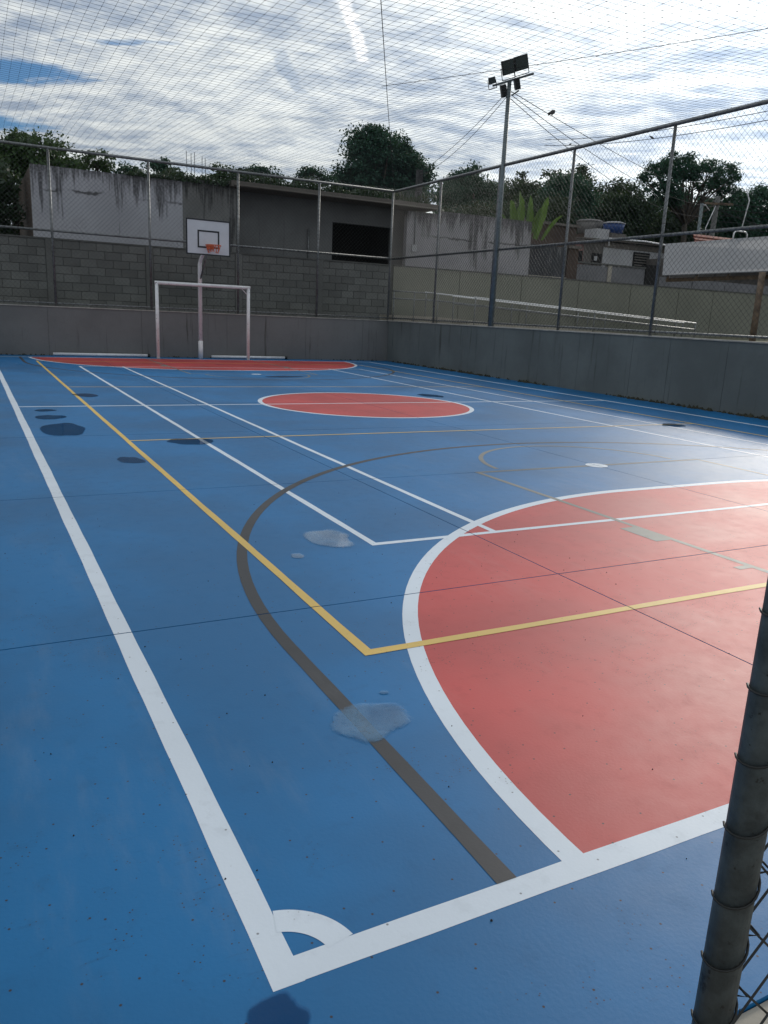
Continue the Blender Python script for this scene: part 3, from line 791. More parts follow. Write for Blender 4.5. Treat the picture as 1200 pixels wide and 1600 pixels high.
for (pa, pb) in segs:
    a, b = pa + .12, pb - .12
    for r_ in range(nrow):
        z0 = 1.42 + r_ * RH - .02
        z1 = min(z0 + RH, 3.40)
        cuts = [a] + [a + (.25 if r_ % 2 else .5) + .5 * k for k in range(6)]
        cuts = [c for c in cuts if c < b - .1] + [b]
        for c0, c1 in zip(cuts, cuts[1:]): block(round(c0 + .004, 4), round(c1 - .004, 4), z0 + .004, z1 - .004 if r_ < nrow - 1 else z1 - .003)
for px in [-1.07] + pil[:4]:
    MB().box(px - .115, px + .115, WY - .03, WY + .018, PLAT - .1, 3.40).build('pier', 'block', bw)
cw = thing('boundary_wall', (13.93, WY, PLAT), 'cream plastered boundary wall with panel joints beyond the right fence', 'wall')
MB().box(13.93, 46, WY + .03, WY + .17, PLAT - .4, 3.40).build('wall_core', 'mortar', cw)
MB().box(13.93, 46, WY - .02, WY + .19, 3.401, 3.45).build('coping', 'mortar', cw)
jj = pil[4:] + [41.0, 46.0]
for a, b in zip(jj, jj[1:]): MB().box(a + .015, b - .015, WY, WY + .05, PLAT - .4, 3.40).build('wall_panel', 'cream', cw)

# ramp with pipe handrails in the strip between court and boundary wall
rp = thing('access_ramp', (13.5, 24.9, PLAT), 'pale concrete ramp with double pipe handrails beyond the right fence', 'ramp')
def rz_(x): return 1.62 - (max(x, 15.2) - 15.2) * .045
mb = MB()
for xa, xb in ((13.3, 15.2), (15.2, 24.5)):
    for y0, y1 in ((24.62, 25.75),):
        k = len(mb.v); mb.v += [(xa, y0, 1.0), (xb, y0, 1.0), (xb, y1, 1.0), (xa, y1, 1.0), (xa, y0, rz_(xa)), (xb, y0, rz_(xb)), (xb, y1, rz_(xb)), (xa, y1, rz_(xa))]
        mb.f += [tuple(k + i for i in q) for q in ((4, 5, 6, 7), (0, 1, 5, 4), (1, 2, 6, 5), (2, 3, 7, 6), (3, 0, 4, 7))]
mb.build('ramp_slab', 'concrete', rp)
mb = MB(); k = 0
mb.v = [(15.2, 22.6, 1.0), (26.5, 22.6, 1.0), (26.5, 23.7, 1.0), (15.2, 23.7, 1.0), (15.2, 22.6, 1.55), (26.5, 22.6, 1.22), (26.5, 23.7, 1.22), (15.2, 23.7, 1.55)]
mb.f = [(4, 5, 6, 7), (0, 1, 5, 4), (1, 2, 6, 5), (2, 3, 7, 6), (3, 0, 4, 7)]
mb.build('ramp_slab', 'concrete', rp)
for yy, x0, x1, dz in ((24.58, 13.2, 15.0, 0), (25.72, 15.2, 27.5, 0.06), (24.58, 15.05, 27.5, 0), (23.72, 15.2, 27.0, -.08), (22.6, 15.4, 26.5, -.1)):
    for h in (.84, .58):
        pts = [(x, yy, rz_(x) + h + dz) for x in np.linspace(x0, x1, 6)]
        MB().tube(pts, .024, 8).build('handrail', 'whitepipe' if h > .8 and x0 > 15 else 'galv', rp, True)  # upper rails past the landing coloured white to look lit
    n = max(2, int((x1 - x0) / 4.0))
    for k in range(n + 1):
        x = x0 + .05 + (x1 - x0 - .1) * k / n
        MB().tube([(x, yy, 1.15), (x, yy, rz_(x) + .84 + dz)], .022, 8).build('rail_post', 'galv', rp, True)

# ------------------------------------------------------------------ large stained house behind the block wall
hs = thing('house', (10, 28, 1.2), 'long stained white and grey flat roofed house behind the block wall', 'house')
MB().box(1.66, 6.52, 28.0, 28.25, 1.0, 5.80).build('white_wall', 'housewhite', hs)
MB().box(1.68, 1.90, 28.26, 36, 1.0, 5.80).build('side_wall', 'brick', hs)
MB().box(6.525, 8.45, 28.03, 28.28, 1.0, 5.93).build('stained_wall', 'housegrey', hs)
# recessed front with the dark opening
y0 = 28.75; s_f = (y0 + 1.49) / 29.49
wx0, wx1, wz0, wz1 = 12.58, 15.2, 3.45, 5.06
mb = MB(); mb.box(8.455, wx0, y0, y0 + .2, 1.0, 5.80); mb.box(wx1, 17.2, y0, y0 + .2, 1.0, 5.80); mb.box(wx0, wx1, y0, y0 + .2, 1.0, wz0); mb.box(wx0, wx1, y0, y0 + .2, wz1, 5.80)
mb.build('recessed_wall', 'housedark', hs)
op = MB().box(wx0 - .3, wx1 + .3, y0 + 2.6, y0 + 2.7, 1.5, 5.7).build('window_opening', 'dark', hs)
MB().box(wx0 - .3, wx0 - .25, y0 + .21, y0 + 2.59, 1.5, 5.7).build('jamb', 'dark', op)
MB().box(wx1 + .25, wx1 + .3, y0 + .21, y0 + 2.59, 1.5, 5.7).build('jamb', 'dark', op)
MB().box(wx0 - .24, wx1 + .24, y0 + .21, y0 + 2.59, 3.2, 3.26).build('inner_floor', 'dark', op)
mb = MB(); mb.box(wx1 + .003, wx1 + .16, y0 - .05, y0 - .002, wz0, wz1); mb.build('window_frame', 'housedark', op)
MB().box(8.2, 16.75, 27.72, 36, 5.805, 6.0).build('roof_slab', 'slabroof', hs)
MB().box(1.9, 8.1, 28.3, 36, 5.70, 5.79).build('roof_slab', 'slabroof', hs)
MB().box(15.51, 17.05, 28.0, 28.25, 1.0, 5.70).build('stained_wall', 'houseright', hs)
MB().box(17.055, 21.68, 27.97, 28.22, 1.0, 5.82).build('white_wall', 'houseright', hs)
MB().box(21.45, 21.67, 28.23, 35, 1.0, 5.80).build('white_wall', 'houseright', hs)
MB().box(15.97, 16.18, 28.1, 28.3, 6.001, 7.30).build('roof_pillar', 'housegrey', hs)
MB().box(17.1, 21.4, 28.23, 35, 5.5, 5.6).build('roof_slab', 'slabroof', hs)
MB().tube([(11.55, y0 - .06, 3.2), (11.55, y0 - .06, 4.72)], .03, 6).build('drain_pipe', 'galv', hs, True)
for x, t in ((6.78, 6.86), (6.93, 6.80), (7.03, 6.84), (7.30, 6.74), (7.44, 6.70)):
    MB().tube([(x, 28.3, 5.7), (x + .03 * math.sin(x * 9), 28.3, t)], .012, 5).build('rebar', 'galv', hs)
MB().box(15.75, 15.97, 27.92, 27.998, 4.16, 4.42).build('meter_box', 'whitehouse', hs)
MB().tube([(15.86, 27.96, 4.42), (15.86, 27.96, 5.72)], .02, 6).build('conduit', 'galv', hs, True)
MB().tube([(8.3, 27.69, 5.85), (16.7, 27.69, 5.83)], .035, 6).build('roof_edge_pipe', 'slabroof', hs, True)
# razor wire coil along the roof edge
pts = []
for k in range(900):
    a = k * .30; x = 8.6 + k * .0091
    pts.append((x + .03 * math.sin(a * .37), 27.95 + .2 * math.cos(a), 6.22 + .21 * math.sin(a) + .03 * math.sin(a * .11)))
tag(MB().tube(pts, .006, 3).build('razor_wire', 'galv'), 'coiled razor wire along the overgrown roof edge', 'wire')

# ------------------------------------------------------------------ vegetation
def leaf_mesh(name, C, size, seed, mat, parent, aspect=.55, droop=0.0):
    r = np.random.default_rng(seed); n = len(C); C = np.asarray(C)
    d = r.normal(size=(n, 3)); d[:, 2] -= droop; d /= np.linalg.norm(d, axis=1)[:, None]
    e = r.normal(size=(n, 3)); e -= d * (d * e).sum(1)[:, None]; e /= np.linalg.norm(e, axis=1)[:, None]
    s = size * r.uniform(.6, 1.35, n)[:, None]
    v = np.empty((n, 4, 3)); v[:, 0] = C - d * s; v[:, 1] = C + e * s * aspect; v[:, 2] = C + d * s; v[:, 3] = C - e * s * aspect
    me = bpy.data.meshes.new(name); me.vertices.add(n * 4); me.vertices.foreach_set('co', v.reshape(-1))
    me.loops.add(n * 4); me.loops.foreach_set('vertex_index', np.arange(n * 4, dtype=np.int32))
    me.polygons.add(n); me.polygons.foreach_set('loop_start', np.arange(0, n * 4, 4, dtype=np.int32)); me.polygons.foreach_set('loop_total', np.full(n, 4, dtype=np.int32))
    me.materials.append(MAT[mat]); me.update(calc_edges=True)
    o = bpy.data.objects.new(name, me); COL.objects.link(o)
    if parent is not None: o.parent = parent; o.matrix_parent_inverse = Matrix.Translation(-parent.location)
    return o
def crown_pts(blobs, nclump, per, cs, seed, shell=.55):
    """leaf positions gathered in clumps spread through ellipsoid lobes, most of them near the lobes' surface"""
    r = np.random.default_rng(seed); out = []; cl = []
    vol = np.array([b[3] * b[4] * b[5] for b in blobs]); vol = vol ** .75; vol /= vol.sum()
    for b, f in zip(blobs, vol):
        k = max(3, int(nclump * f))
        d = r.normal(size=(k, 3)); d /= np.linalg.norm(d, axis=1)[:, None]
        rad = r.uniform(shell, 1.0, k) ** .8 * r.uniform(.88, 1.1, k)
        c = np.array(b[:3]) + d * np.array(b[3:6]) * rad[:, None]
        cl.append(c)
    cl = np.concatenate(cl)
    for c in cl:
        s = cs * r.uniform(.55, 1.3); q = np.clip(r.normal(size=(per, 3)), -1.7, 1.7) * s * np.array([1, 1, .62]); out.append(c + q)
    return np.concatenate(out), cl
def tree(name, base, blobs, label, cat='tree', nclump=170, per=46, cs=.33, leaf=.15, seed=1, mat='leaf_dark', trunk=.22, limbs=8, group='trees beyond the court', shell=.5, trunk_to=None):
    t = thing(name, base, label, cat, group)
    P, cl = crown_pts(blobs, nclump, int(per * 2.0), cs, seed, shell)
    leaf_mesh('crown', P, leaf * .68, seed + 1, mat, t)
    r = random.Random(seed); mb = MB()
    cen = np.average([b[:3] for b in blobs], axis=0, weights=[b[3] * b[5] for b in blobs])
    if trunk_to is None: fork = Vector((base[0] + (cen[0] - base[0]) * .5, base[1], base[2] + (cen[2] - base[2]) * .62))
    else: fork = Vector(trunk_to)
    b0_ = Vector(base) - Vector((0, 0, .15))
    mb.tube([b0_, b0_.lerp(fork, .5) + Vector((r.uniform(-.15, .15), 0, 0)), fork], [trunk * 1.25, trunk, trunk * .72], 9)
    ids = list(range(len(cl))); r.shuffle(ids)
    for k in ids[:limbs]:
        e_ = Vector(cl[k]); mid = fork.lerp(e_, .5) + Vector((r.uniform(-.3, .3), r.uniform(-.3, .3), r.uniform(0, .35)))
        mb.tube([fork - Vector((0, 0, .1)), mid, e_], [trunk * .5, trunk * .28, trunk * .08], 6)
        for _ in range(2):
            k2 = r.choice(ids); e2 = Vector(cl[k2])
            if (e2 - mid).length < 2.6: mb.tube([mid, mid.lerp(e2, .5) + Vector((0, 0, .1)), e2], [trunk * .22, trunk * .13, trunk * .04], 5)
    mb.build('trunk', 'bark', t, True)
    return t
def gb(x, y): return (x, y, ground_z(x, y))
tree('broadleaf_tree', gb(21.4, 42), [(21.2, 42, 10.2, 2.0, 2.0, 1.6), (19.8, 42, 9.0, 1.35, 1.5, 1.25), (22.6, 42, 9.9, 1.5, 1.5, 1.2), (23.5, 41.8, 9.3, .95, 1.0, 1.0), (21.6, 42, 8.6, 2.4, 2.0, 1.0), (20.6, 42, 10.9, 1.2, 1.2, .9)],
     'large round dark green tree standing behind the flat roof', nclump=520, per=62, cs=.30, leaf=.12, seed=21, mat='leaf_dark', trunk=.3, limbs=14, shell=.15)
tree('broadleaf_tree', gb(1.6, 35.5), [(2.6, 35.5, 7.3, 1.3, 1.3, .85), (1.2, 35.5, 6.9, 1.2, 1.2, .8), (3.4, 35.3, 6.7, .85, 1.0, .6), (.0, 35.5, 6.3, 1.2, 1.2, .9), (1.6, 35.5, 6.0, 2.0, 1.2, .7)],
     'feathery green tree rising above the left end of the white house', nclump=210, per=50, cs=.26, leaf=.12, seed=31, mat='leaf_mid', trunk=.2, limbs=10, shell=.4)
tree('broadleaf_tree', gb(-.4, 31), [(-.4, 31, 4.9, 1.7, 1.1, 1.2), (.2, 30.8, 3.8, 1.3, .9, 1.2), (.6, 31, 5.5, .8, .8, .6), (-2.2, 31, 5.2, 1.6, 1.2, 1.6)],
     'dark dense tree at the left edge beside the white house', nclump=230, per=46, cs=.28, leaf=.13, seed=37, mat='leaf_olive', trunk=.2, limbs=8, shell=.3)
for (x, z, rx, rz2, sd_, lb) in ((3.75, 6.28, .50, .38, 41, 'small dark shrub above the white wall beside the feathery tree'), (4.85, 6.02, .40, .30, 42, 'low dark shrub above the middle of the white wall'),
                        (6.0, 6.30, .55, .42, 43, 'open leafed shrub left of the bare roof rods'), (8.2, 6.35, .7, .30, 44, 'brownish shrub right of the bare roof rods'),
                        (9.6, 6.62, .60, .25, 45, 'small bluish green shrub on the flat roof'), (11.45, 6.78, .62, .30, 46, 'small round dark shrub on the flat roof left of the large tree')):
    yy = 29.4; f = (yy + 1.49) / 29.49
    tree('shrub', (x * f, yy, 5.79 if x < 8 else 6.0), [(x * f, yy, z * f - .22, rx * 1.1, .5, rz2), (x * f - rx * .7, yy, z * f - .42, rx * .8, .4, rz2 * .8), (x * f + rx * .8, yy, z * f - .46, rx * .7, .4, rz2 * .8)], lb, 'shrub', nclump=26, per=34, cs=.13, leaf=.075, seed=sd_, mat='leaf_mid' if sd_ in (44, 41) else 'leaf_dark', trunk=.03, limbs=8, group='shrubs growing on the roof', shell=.2)
# creeper spilling over the roof edge
r = np.random.default_rng(77); n = 11000
cx_ = r.uniform(4.6, 16.5, n); hgt = (.34 - .14 * (cx_ < 6.6)) + .12 * np.sin(cx_ * 2.3) + .1 * np.sin(cx_ * 5.1 + 1)
C = np.stack([cx_, r.uniform(27.8, 29.2, n), np.where(cx_ > 8.2, 5.98, 5.80) + np.minimum(np.abs(r.normal(size=n)), 1.6) * hgt * .6], 1)
o = leaf_mesh('roof_creeper', C, .06, 78, 'leaf_olive', None); tag(o, 'tangled creeper growing along the flat roof edge', 'creeper', kind='stuff')
# wood behind on the right
tree('broadleaf_tree', gb(29.2, 45), [(29.2, 45, 10.2, 1.3, 1.3, 1.1), (28.0, 45, 9.2, 1.3, 1.3, .9), (30.6, 44.8, 9.6, 1.0, 1.0, .8), (29.0, 45, 8.4, 2.4, 1.5, 1.2)],
     'pointed dark tree just right of the fence corner', nclump=210, per=48, cs=.30, leaf=.13, seed=51, trunk=.22, shell=.3)
tree('broadleaf_tree', gb(28.5, 40), [(27.5, 40, 6.8, 2.0, 1.4, 1.6), (30.2, 40, 6.9, 2.0, 1.4, 1.7), (25.0, 40, 6.3, 1.6, 1.4, 1.4), (28.6, 40, 5.2, 3.4, 1.4, 1.6)],
     'wide dark bushy tree behind the drip stained wall', nclump=330, per=46, cs=.32, leaf=.14, seed=52, mat='leaf_olive', trunk=.22, shell=.3)
tree('broadleaf_tree', gb(34, 44), [(33.2, 44, 8.4, 2.2, 1.6, 1.3), (35.6, 44, 8.6, 1.9, 1.6, 1.4), (34, 44, 6.6, 3.4, 1.6, 1.9), (31.8, 44, 7.6, 1.6, 1.5, 1.3)],
     'broad dark tree behind the banana plant', nclump=340, per=46, cs=.33, leaf=.15, seed=53, mat='leaf_olive', trunk=.25, shell=.3)
tree('broadleaf_tree', gb(37.3, 45), [(37.2, 45, 10.6, 1.6, 1.4, 1.1), (38.6, 45, 10.1, 1.2, 1.3, .9), (36.2, 45, 9.6, 1.3, 1.3, .9), (37.5, 45, 8.4, 2.3, 1.5, 1.6), (37.6, 44.6, 6.4, 2.6, 1.4, 1.6)],
     'tall rounded tree rising behind the second fence post right of the mast', nclump=300, per=48, cs=.30, leaf=.13, seed=54, trunk=.25, shell=.35)
tree('broadleaf_tree', gb(42, 46), [(41.0, 46, 9.0, 1.8, 1.5, 1.4), (43.2, 46, 10.2, 1.6, 1.5, 1.3), (42.2, 46, 7.4, 2.9, 1.6, 2.2), (44.8, 46, 9.4, 1.6, 1.5, 1.6)],
     'dense dark tree behind the water tanks', nclump=340, per=46, cs=.33, leaf=.15, seed=55, mat='leaf_olive', trunk=.25, shell=.3)
tree('broadleaf_tree', gb(50.2, 46), [(46.6, 46, 12.6, 1.7, 1.4, 1.2), (48.8, 46, 13.6, 1.9, 1.5, 1.0), (51.2, 46, 13.2, 1.7, 1.5, 1.1), (53.6, 46, 13.3, 1.3, 1.3, 1.2), (47.6, 46, 11.4, 1.4, 1.2, .7), (54.2, 46, 12.0, .7, .8, .9)],
     'tall open tree with bare forked limbs showing sky through its crown', nclump=230, per=50, cs=.27, leaf=.12, seed=56, mat='leaf_dark', trunk=.26, limbs=26, shell=.5, trunk_to=(50.0, 46, 9.6))
tree('broadleaf_tree', gb(48.5, 49), [(46.5, 49, 8.6, 2.2, 1.6, 2.2), (49.5, 49, 8.8, 2.4, 1.6, 1.9), (52.8, 49, 9.2, 2.4, 1.6, 2.0), (49.5, 49, 6.2, 4.6, 1.6, 2.0)],
     'dark bushy tree under the tall open tree', nclump=420, per=46, cs=.35, leaf=.16, seed=57, mat='leaf_olive', trunk=.26, shell=.3)
tree('broadleaf_tree', gb(58.5, 47), [(56.8, 47, 11.2, 2.0, 1.6, 1.5), (59.6, 47, 11.8, 2.2, 1.6, 1.6), (58.2, 47, 9.2, 3.4, 1.6, 2.2), (62.5, 47, 10.8, 2.6, 1.8, 2.4), (58.5, 47, 6.8, 5, 1.6, 2)],
     'dark tree at the right edge behind the utility wires', nclump=420, per=46, cs=.36, leaf=.16, seed=58, mat='leaf_dark', trunk=.28, shell=.3)
tree('broadleaf_tree', gb(40, 54), [(35.5, 54, 10.2, 3.0, 1.6, 2.2), (40, 54, 10.9, 3.2, 1.6, 2.0), (45, 54, 12.0, 3.4, 1.6, 2.2), (50, 54, 11.4, 3.6, 1.6, 2.4), (42, 54, 7.5, 6.0, 1.6, 2.6)],
     'broad dark tree filling the gap behind the water tanks and utility pole', nclump=620, per=46, cs=.42, leaf=.19, seed=61, mat='leaf_olive', trunk=.3, shell=.2)
tree('broadleaf_tree', gb(57, 54), [(55, 54, 10.4, 3.6, 1.6, 2.6), (60, 54, 11.6, 3.6, 1.6, 2.4), (64.5, 54, 11.4, 3.6, 1.6, 2.6), (58, 54, 7.5, 6.0, 1.6, 2.6)],
     'broad dark tree behind the wires at the right edge', nclump=520, per=46, cs=.42, leaf=.19, seed=62, mat='leaf_dark', trunk=.3, shell=.2)
# banana plant ----------------------------------------------------
bp = thing('banana_plant', (22.9, 30, PLAT), 'bright green banana plant rising above the stained wall', 'plant')
MB().tube([(22.9, 30, PLAT), (22.95, 30, 3.6), (22.9, 30, 5.6)], [.16, .13, .09], 10).build('stem', 'leaf_bright', bp, True)
rr = random.Random(4)
for (tx, tz_, bend, wd) in ((21.5, 6.85, .35, .24), (22.05, 7.05, .2, .26), (22.55, 7.45, .05, .30), (22.95, 7.25, -.05, .24), (23.55, 7.2, .05, .26), (24.15, 6.85, .05, .18), (24.6, 6.5, .25, .16), (21.3, 6.3, .5, .20), (23.2, 6.7, .0, .26), (22.3, 6.7, .1, .26)):
    b0_ = Vector((22.9 + (tx - 22.9) * .6, 30 + rr.uniform(-.2, .2), 5.35)); e_ = Vector((tx, 30 + rr.uniform(-.7, .5), tz_))
    mb = MB(); n = 9; side = Vector((1, 0, 0)).lerp(Vector((0, 1, 0)), rr.uniform(.0, .5)).normalized()
    rows = []
    for i in range(n + 1):
        t = i / n; c = b0_.lerp(e_, t) + Vector((0, 0, .35 * math.sin(t * math.pi) * bend * 2))
        wv_ = wd * (math.sin(math.pi * min(1, .12 + t * .9)) ** .6) * (1 if i % 3 else .88)
        fold = Vector((0, -.3, .25)) * wv_
        rows.append((c - side * wv_ + fold, c, c + side * wv_ + fold))
    for a, b in zip(rows, rows[1:]):
        mb.quad(a[0], a[1], b[1], b[0]); mb.quad(a[1], a[2], b[2], b[1])
    mb.build('leaf', 'leaf_bright', bp, True)

# ------------------------------------------------------------------ small houses on the right
dw = thing('old_wall', (23.5, 29, PLAT), 'mould blackened wall between the stained house and the small houses', 'wall')
MB().box(22.3, 24.6, 29, 29.25, .9, 5.02).build('wall_face', 'darkwall', dw)
MB().box(22.25, 24.62, 28.9, 28.99, 3.58, 3.68).build('ledge', 'concrete', dw)
MB().box(24.63, 25.25, 28.95, 29.3, .9, 5.0).build('pier', 'brick', dw)
MB().box(24.55, 25.35, 28.85, 29.35, 5.001, 5.12).build('pier_cap', 'slabroof', dw)
bh_ = thing('brick_annex', (28, 33, PLAT), 'low brown masonry building behind the blackened wall', 'house')
MB().box(24.6, 28.4, 33, 36.5, .8, 6.5).build('wall', 'brick', bh_)
MB().box(24.5, 28.5, 32.85, 36.6, 6.501, 6.62).build('roof', 'slabroof', bh_)
pk = thing('house', (31, 36, 1.3), 'narrow faded pink house with a small dark window', 'house')
MB().box(30.3, 31.56, 36, 41, .8, 6.22).build('wall', 'pink', pk)
wn = MB().box(31.08, 31.50, 35.96, 35.995, 5.12, 5.72).build('window', 'dark', pk)
MB().box(31.04, 31.53, 35.93, 35.955, 5.05, 5.115).build('sill', 'greyhouse', wn)
MB().box(30.55, 31.5, 35.95, 35.995, 4.55, 4.98).build('awning', 'dark', pk)
MB().box(30.2, 31.56, 35.8, 41, 6.221, 6.32).build('roof', 'slabroof', pk)
wh = thing('house', (34.5, 36, 1.3), 'small pale house with louvred window and grey render beside the water tanks', 'house')
MB().box(31.57, 33.05, 36.05, 41, .8, 6.30).build('grey_wall', 'greyhouse', wh)
MB().box(33.055, 38.4, 36, 41, .8, 6.35).build('pale_wall', 'whitehouse', wh)
wn = MB().box(32.25, 32.98, 36.0, 36.045, 5.02, 5.66).build('window', 'dark', wh)
MB().box(32.4, 32.62, 35.97, 35.999, 5.25, 5.5).build('pane', 'whitehouse', wn)
wn = MB().box(35.42, 36.72, 35.95, 35.996, 5.1, 5.95).build('window', 'dark', wh)
for k in range(5): MB().box(35.5, 36.64, 35.90, 35.945, 5.18 + k * .15, 5.24 + k * .15).build('louvre', 'greyhouse', wn)
MB().box(33.06, 38.4, 35.965, 35.998, 6.04, 6.34).build('eave_band', 'slabroof', wh)  # darker band along the wall top below the roof edge
rf = MB(); rf.v = [(31.4, 35.7, 6.36), (38.6, 35.7, 6.42), (38.6, 41.2, 6.95), (31.4, 41.2, 6.9), (31.4, 35.7, 6.44), (38.6, 35.7, 6.5), (38.6, 41.2, 7.03), (31.4, 41.2, 6.98)]
rf.f = [(3, 2, 1, 0), (4, 5, 6, 7), (0, 1, 5, 4), (1, 2, 6, 5), (2, 3, 7, 6), (3, 0, 4, 7)]; rf.build('roof', 'slabroof', wh)
MB().tube([(33.1, 35.64, 6.1), (33.1, 35.64, 6.5), (36, 35.64, 6.56), (38.5, 35.64, 6.44)], .05, 8).build('gutter', 'whitepipe', wh, True)
MB().box(34.0, 35.0, 37.8, 38.9, 6.6, 7.3).build('roof_block', 'whitehouse', wh)
# tanks
tk = thing('water_tank', (34.95, 39.6, 6.7), 'grey fibre water tank with a lid on a brick base', 'tank', 'roof water tanks')
MB().box(34.35, 35.75, 39.1, 40.4, 6.55, 7.14).build('base', 'brick', tk)
MB().lathe((35.05, 39.75, 7.141), [(.68, 0), (.78, .5), (.82, .72)], 20).build('tank_body', 'tankgrey', tk, True)
MB().lathe((35.05, 39.75, 7.862), [(.86, 0), (.86, .06), (.7, .13), (.2, .2)], 20).build('lid', 'tankgrey', tk, True)
tk = thing('water_tank', (35.6, 38.2, 6.8), 'blue plastic water tank with a pale lid on the small house', 'tank', 'roof water tanks')
MB().box(35.02, 36.3, 37.7, 38.7, 6.6, 7.12).build('base', 'greyhouse', tk)
MB().lathe((35.65, 38.2, 7.121), [(.55, 0), (.64, .35), (.68, .58)], 20).build('tank_body', 'tankblue', tk, True)
MB().lathe((35.65, 38.2, 7.702), [(.72, 0), (.72, .05), (.5, .12), (.15, .15)], 20).build('lid', 'whitehouse', tk, True)
# grey block wall behind cream wall
gw = thing('block_wall', (34, 31, PLAT), 'far grey block wall standing behind the cream boundary wall', 'wall')
MB().box(26.6, 29.0, 31, 31.2, .9, 4.52).build('wall_face', 'greyblock', gw)
MB().box(29.26, 31.6, 31, 31.2, .9, 4.58).build('wall_face', 'greyblock', gw)
MB().box(29.0, 29.26, 30.96, 31.2, .9, 4.58).build('pier', 'concrete', gw)
MB().box(31.6, 32.6, 30.94, 31.25, .9, 4.8).build('pier', 'dark', gw)
for a in range(6): MB().box(32.6 + a * 2.6, 32.6 + a * 2.6 + 2.56, 31, 31.2, .9, 4.25).build('wall_face', 'greyblock', gw)
MB().box(26.5, 31.6, 30.95, 31.25, 4.585, 4.66).build('coping', 'mortar', gw)

# open shelter with sloping sheet roof
sh = thing('shelter', (21.4, 17.6, PLAT), 'open sided shelter with pale grey sheet roof on a timber post', 'shelter')
def slab4(a, b, c, d, th):
    mb = MB(); mb.v = [tuple(p) for p in (a, b, c, d)] + [(p[0], p[1], p[2] - th) for p in (a, b, c, d)]
    mb.f = [(0, 1, 2, 3), (7, 6, 5, 4), (0, 4, 5, 1), (1, 5, 6, 2), (2, 6, 7, 3), (3, 7, 4, 0)]; return mb
A_, B_ = Vector((21.55, 20.0, 3.42)), Vector((21.1, 9.0, 3.46))
C_, D_ = Vector((25.9, 9.0, 5.05)), Vector((25.2, 23.6, 4.95))
slab4(A_, B_, C_, D_, .03).build('roof_sheet', 'shelterroof', sh)
for t in np.linspace(.02, .98, 9):
    a = A_.lerp(B_, t) + Vector((.08, 0, -.12)); b = D_.lerp(C_, t) + Vector((-.1, 0, -.12))
    MB().tube([a, b], .05, 6).build('rafter', 'wood', sh)
MB().tube([A_ + Vector((.25, 0, -.16)), B_ + Vector((.25, 0, -.16))], .07, 6).build('beam', 'wood', sh)
MB().tube([(20.75 + .55, 15.7, 1.0), (20.75 + .55, 15.7, 3.4)], .10, 8).build('timber_post', 'wood', sh, True)
MB().tube([(21.3, 10.5, 1.0), (21.3, 10.5, 3.4)], .10, 8).build('timber_post', 'wood', sh, True)
for yy in (10.5, 13.6): MB().tube([(25.2, yy, 1.0), (25.2, yy, 4.7)], .10, 8).build('timber_post', 'wood', sh, True)
# white pipe stand on the shelter's ridge
vp = thing('pipe_standard', (25.75, 20.5, 4.95), 'thin white bent pipe standing on the shelter roof ridge', 'pipe')
MB().tube([(25.85, 20.5, 5.35), (26.05, 20.5, 6.4), (25.80, 20.5, 6.8)], .022, 8).build('pipe', 'whitepipe', vp, True)
MB().tube([(25.45, 20.5, 4.86), (25.48, 20.5, 5.20), (25.58, 20.5, 5.28), (26.1, 20.5, 5.28), (26.2, 20.5, 5.20), (26.22, 20.5, 4.86)], .028, 8).build('pipe_foot', 'whitepipe', vp, True)
MB().tube([(25.70, 20.5, 5.28), (25.78, 20.5, 5.42), (25.92, 20.5, 5.42), (25.95, 20.5, 5.28)], .028, 8).build('pipe_clamp', 'whitepipe', vp, True)
# red tiled roof behind
rh = thing('house', (42, 33, 1.5), 'house with a red tiled roof showing above the shelter', 'house')
MB().box(36.5, 48, 33.5, 39, 1.0, 5.6).build('wall', 'greyhouse', rh)
rows_n = 7
for k in range(rows_n):
    t0, t1 = k / rows_n, (k + 1) / rows_n
    ya, yb_ = 32.0 + 4.0 * t0, 32.0 + 4.0 * t1 + .08; za, zb = 5.5 + 1.9 * t0, 5.5 + 1.9 * t1
    slab4((36.6 + 3.6 * t0, ya, za + .05), (48, ya, za + .05), (48, yb_, zb + .0), (36.6 + 3.6 * t1, yb_, zb + .0), .05).build('tile_course', 'rooftile', rh)
# utility poles and wires
up_ = thing('utility_pole', (46.2, 40, ground_z(46.2, 40)), 'concrete utility pole in front of the tall open tree', 'pole', 'utility poles')
MB().tube([(46.1, 40, 1.6), (46.45, 40, 10.6)], [.24, .16], 10).build('pole', 'polecon', up_, True)
MB().obox((46.4, 39.8, 10.1), Vector((.9, -.43, 0)), Vector((.43, .9, 0)), Vector((0, 0, 1)), 1.0, .06, .07).build('crossarm', 'wood', up_)
MB().tube([(46.0, 39.7, 9.9), (45.2, 39.6, 8.4), (45.35, 39.6, 7.9)], .03, 5).build('stay_cable', 'whitepipe', up_, True)
for k in range(3): MB().lathe((46.0 + k * .5, 39.9 - k * .22, 10.17), [(.05, 0), (.07, .06), (.04, .14)], 8).build('insulator', 'polecon', up_, True)
u2 = thing('utility_pole', (44.95, 40, ground_z(44.95, 40)), 'thin grey metal pole left of the concrete utility pole', 'pole', 'utility poles')
MB().tube([(45.0, 40, 1.6), (45.0, 40, 10.0)], .11, 8).build('pole', 'polegreen', u2, True)
MB().tube([(45.0, 40, 9.9), (45.35, 40, 9.95), (45.7, 39.9, 9.6)], .03, 6).build('arm', 'whitepipe', u2, True)
tree_lab = []
def wire(a, b, drop, lab, r_=.018):
    tag(MB().tube(sag(a, b, drop, 14), r_, 4).build('overhead_wire', 'cable'), lab, 'wire', 'overhead wires')
mt_ = (mx, my, 7.55)
wire((mx - .02, my, 7.62), (16.05, 28.2, 7.2), .18, 'upper cable running from the floodlight mast to the roof pillar', .010)
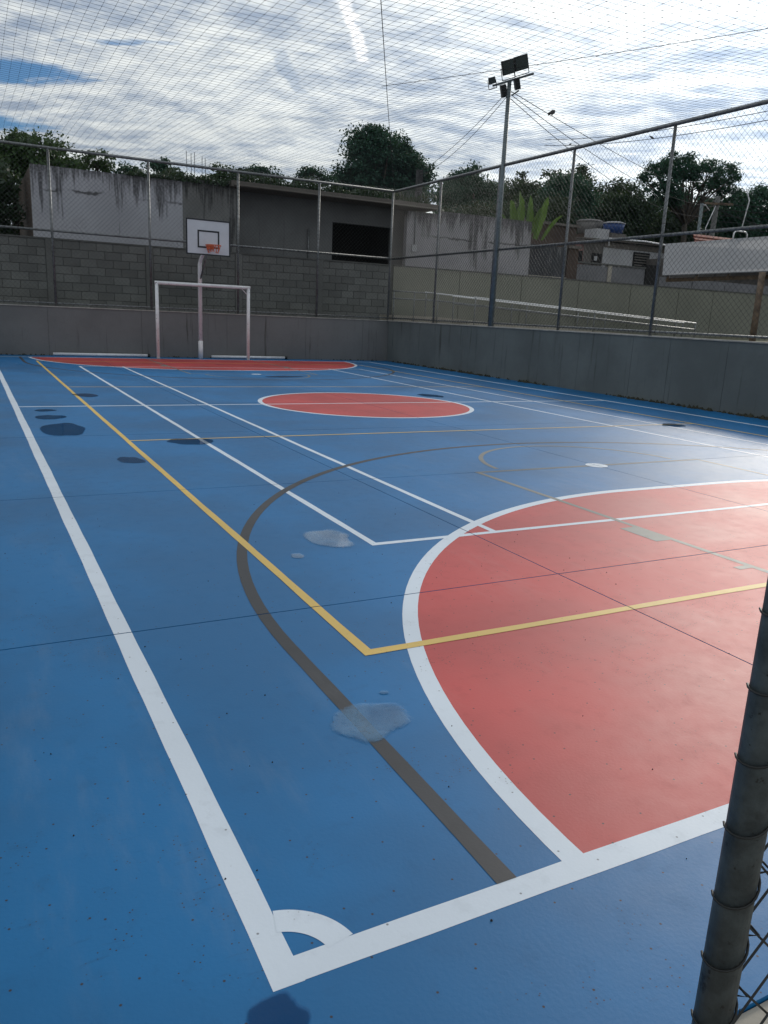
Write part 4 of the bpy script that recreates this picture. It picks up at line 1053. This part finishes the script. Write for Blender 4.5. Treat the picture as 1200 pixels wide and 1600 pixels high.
wire((mx - .02, my, 7.50), (16.1, 28.2, 7.1), .28, 'lower cable running from the floodlight mast to the roof pillar', .010)
wire((mx + .05, my, 7.62), (46.2, 39.8, 10.25), .25, 'topmost cable from the floodlight mast to the utility pole', .011)
wire((mx + .05, my, 7.54), (46.2, 39.8, 9.9), .7, 'middle cable from the floodlight mast to the utility pole', .011)
wire((mx + .05, my, 7.44), (46.0, 39.8, 9.3), 1.0, 'lowest cable from the floodlight mast to the utility pole', .011)
wire((46.4, 39.8, 9.7), (54.0, 33.0, 8.3), .7, 'pale drooping cable right of the utility pole', .03)
for k in range(5):
    wire((46.4 + .05 * k, 39.7, 10.1 - .38 * k), (66.0, 32.0, 11.1 - .5 * k), .35, ('highest', 'second highest', 'middle', 'second lowest', 'lowest')[k] + ' of the wires leaving the utility pole to the right', .022)
wire((48, 62, 17.9), (34.0, 14.0, 12.0), .9, 'upper of the two long wires sloping over the tall open tree', .02)
wire((48, 62, 17.4), (34.0, 14.0, 11.55), .9, 'lower of the two long wires sloping over the tall open tree', .02)
# birds -----------------------------------------------------------
def bird(p, yaw, lab):
    t = thing('bird', p, lab, 'bird', 'birds on the wires'); p = Vector(p)
    c, s = math.cos(yaw), math.sin(yaw); F = Vector((c, s, .5)).normalized()
    q = [p + Vector((0, 0, .10)) + F * k for k in (-.20, -.12, -.05, .03, .09, .12, .15, .19)]
    MB().tube(q, [.012, .022, .055, .065, .045, .04, .03, .004], 8).build('body', 'bird', t, True)
    MB().tube([p + Vector((.02, 0, 0)), p + Vector((.02, 0, .09))], .008, 4).build('leg', 'bird', t)
    sd_ = Vector((-s, c, 0))
    for k in (-1, 1): MB().obox(p + Vector((0, 0, .09)) + sd_ * (k * .055) - F * .05, F, sd_, F.cross(sd_), .11, .008, .04).build('wing', 'bird', t)
def on(a, b, drop, f):
    a, b = Vector(a), Vector(b); q = a.lerp(b, f) - Vector((0, 0, drop * 4 * f * (1 - f))); return (q.x, q.y, q.z + .008)
bird(on((mx + .05, my, 7.62), (46.2, 39.8, 10.25), .25, .09), .4, 'small dark bird perched on the topmost cable right of the floodlight')
bird(on((48, 62, 17.4), (34.0, 14.0, 11.55), .9, .40), 2.4, 'small dark bird perched on the long wire above the trees')
bird(on((48, 62, 17.4), (34.0, 14.0, 11.55), .9, .12), .4, 'tiny dark bird on the long wire just right of the floodlight mast')
print('TRIS', sum(len(o.data.polygons) for o in bpy.data.objects if o.type == 'MESH'))
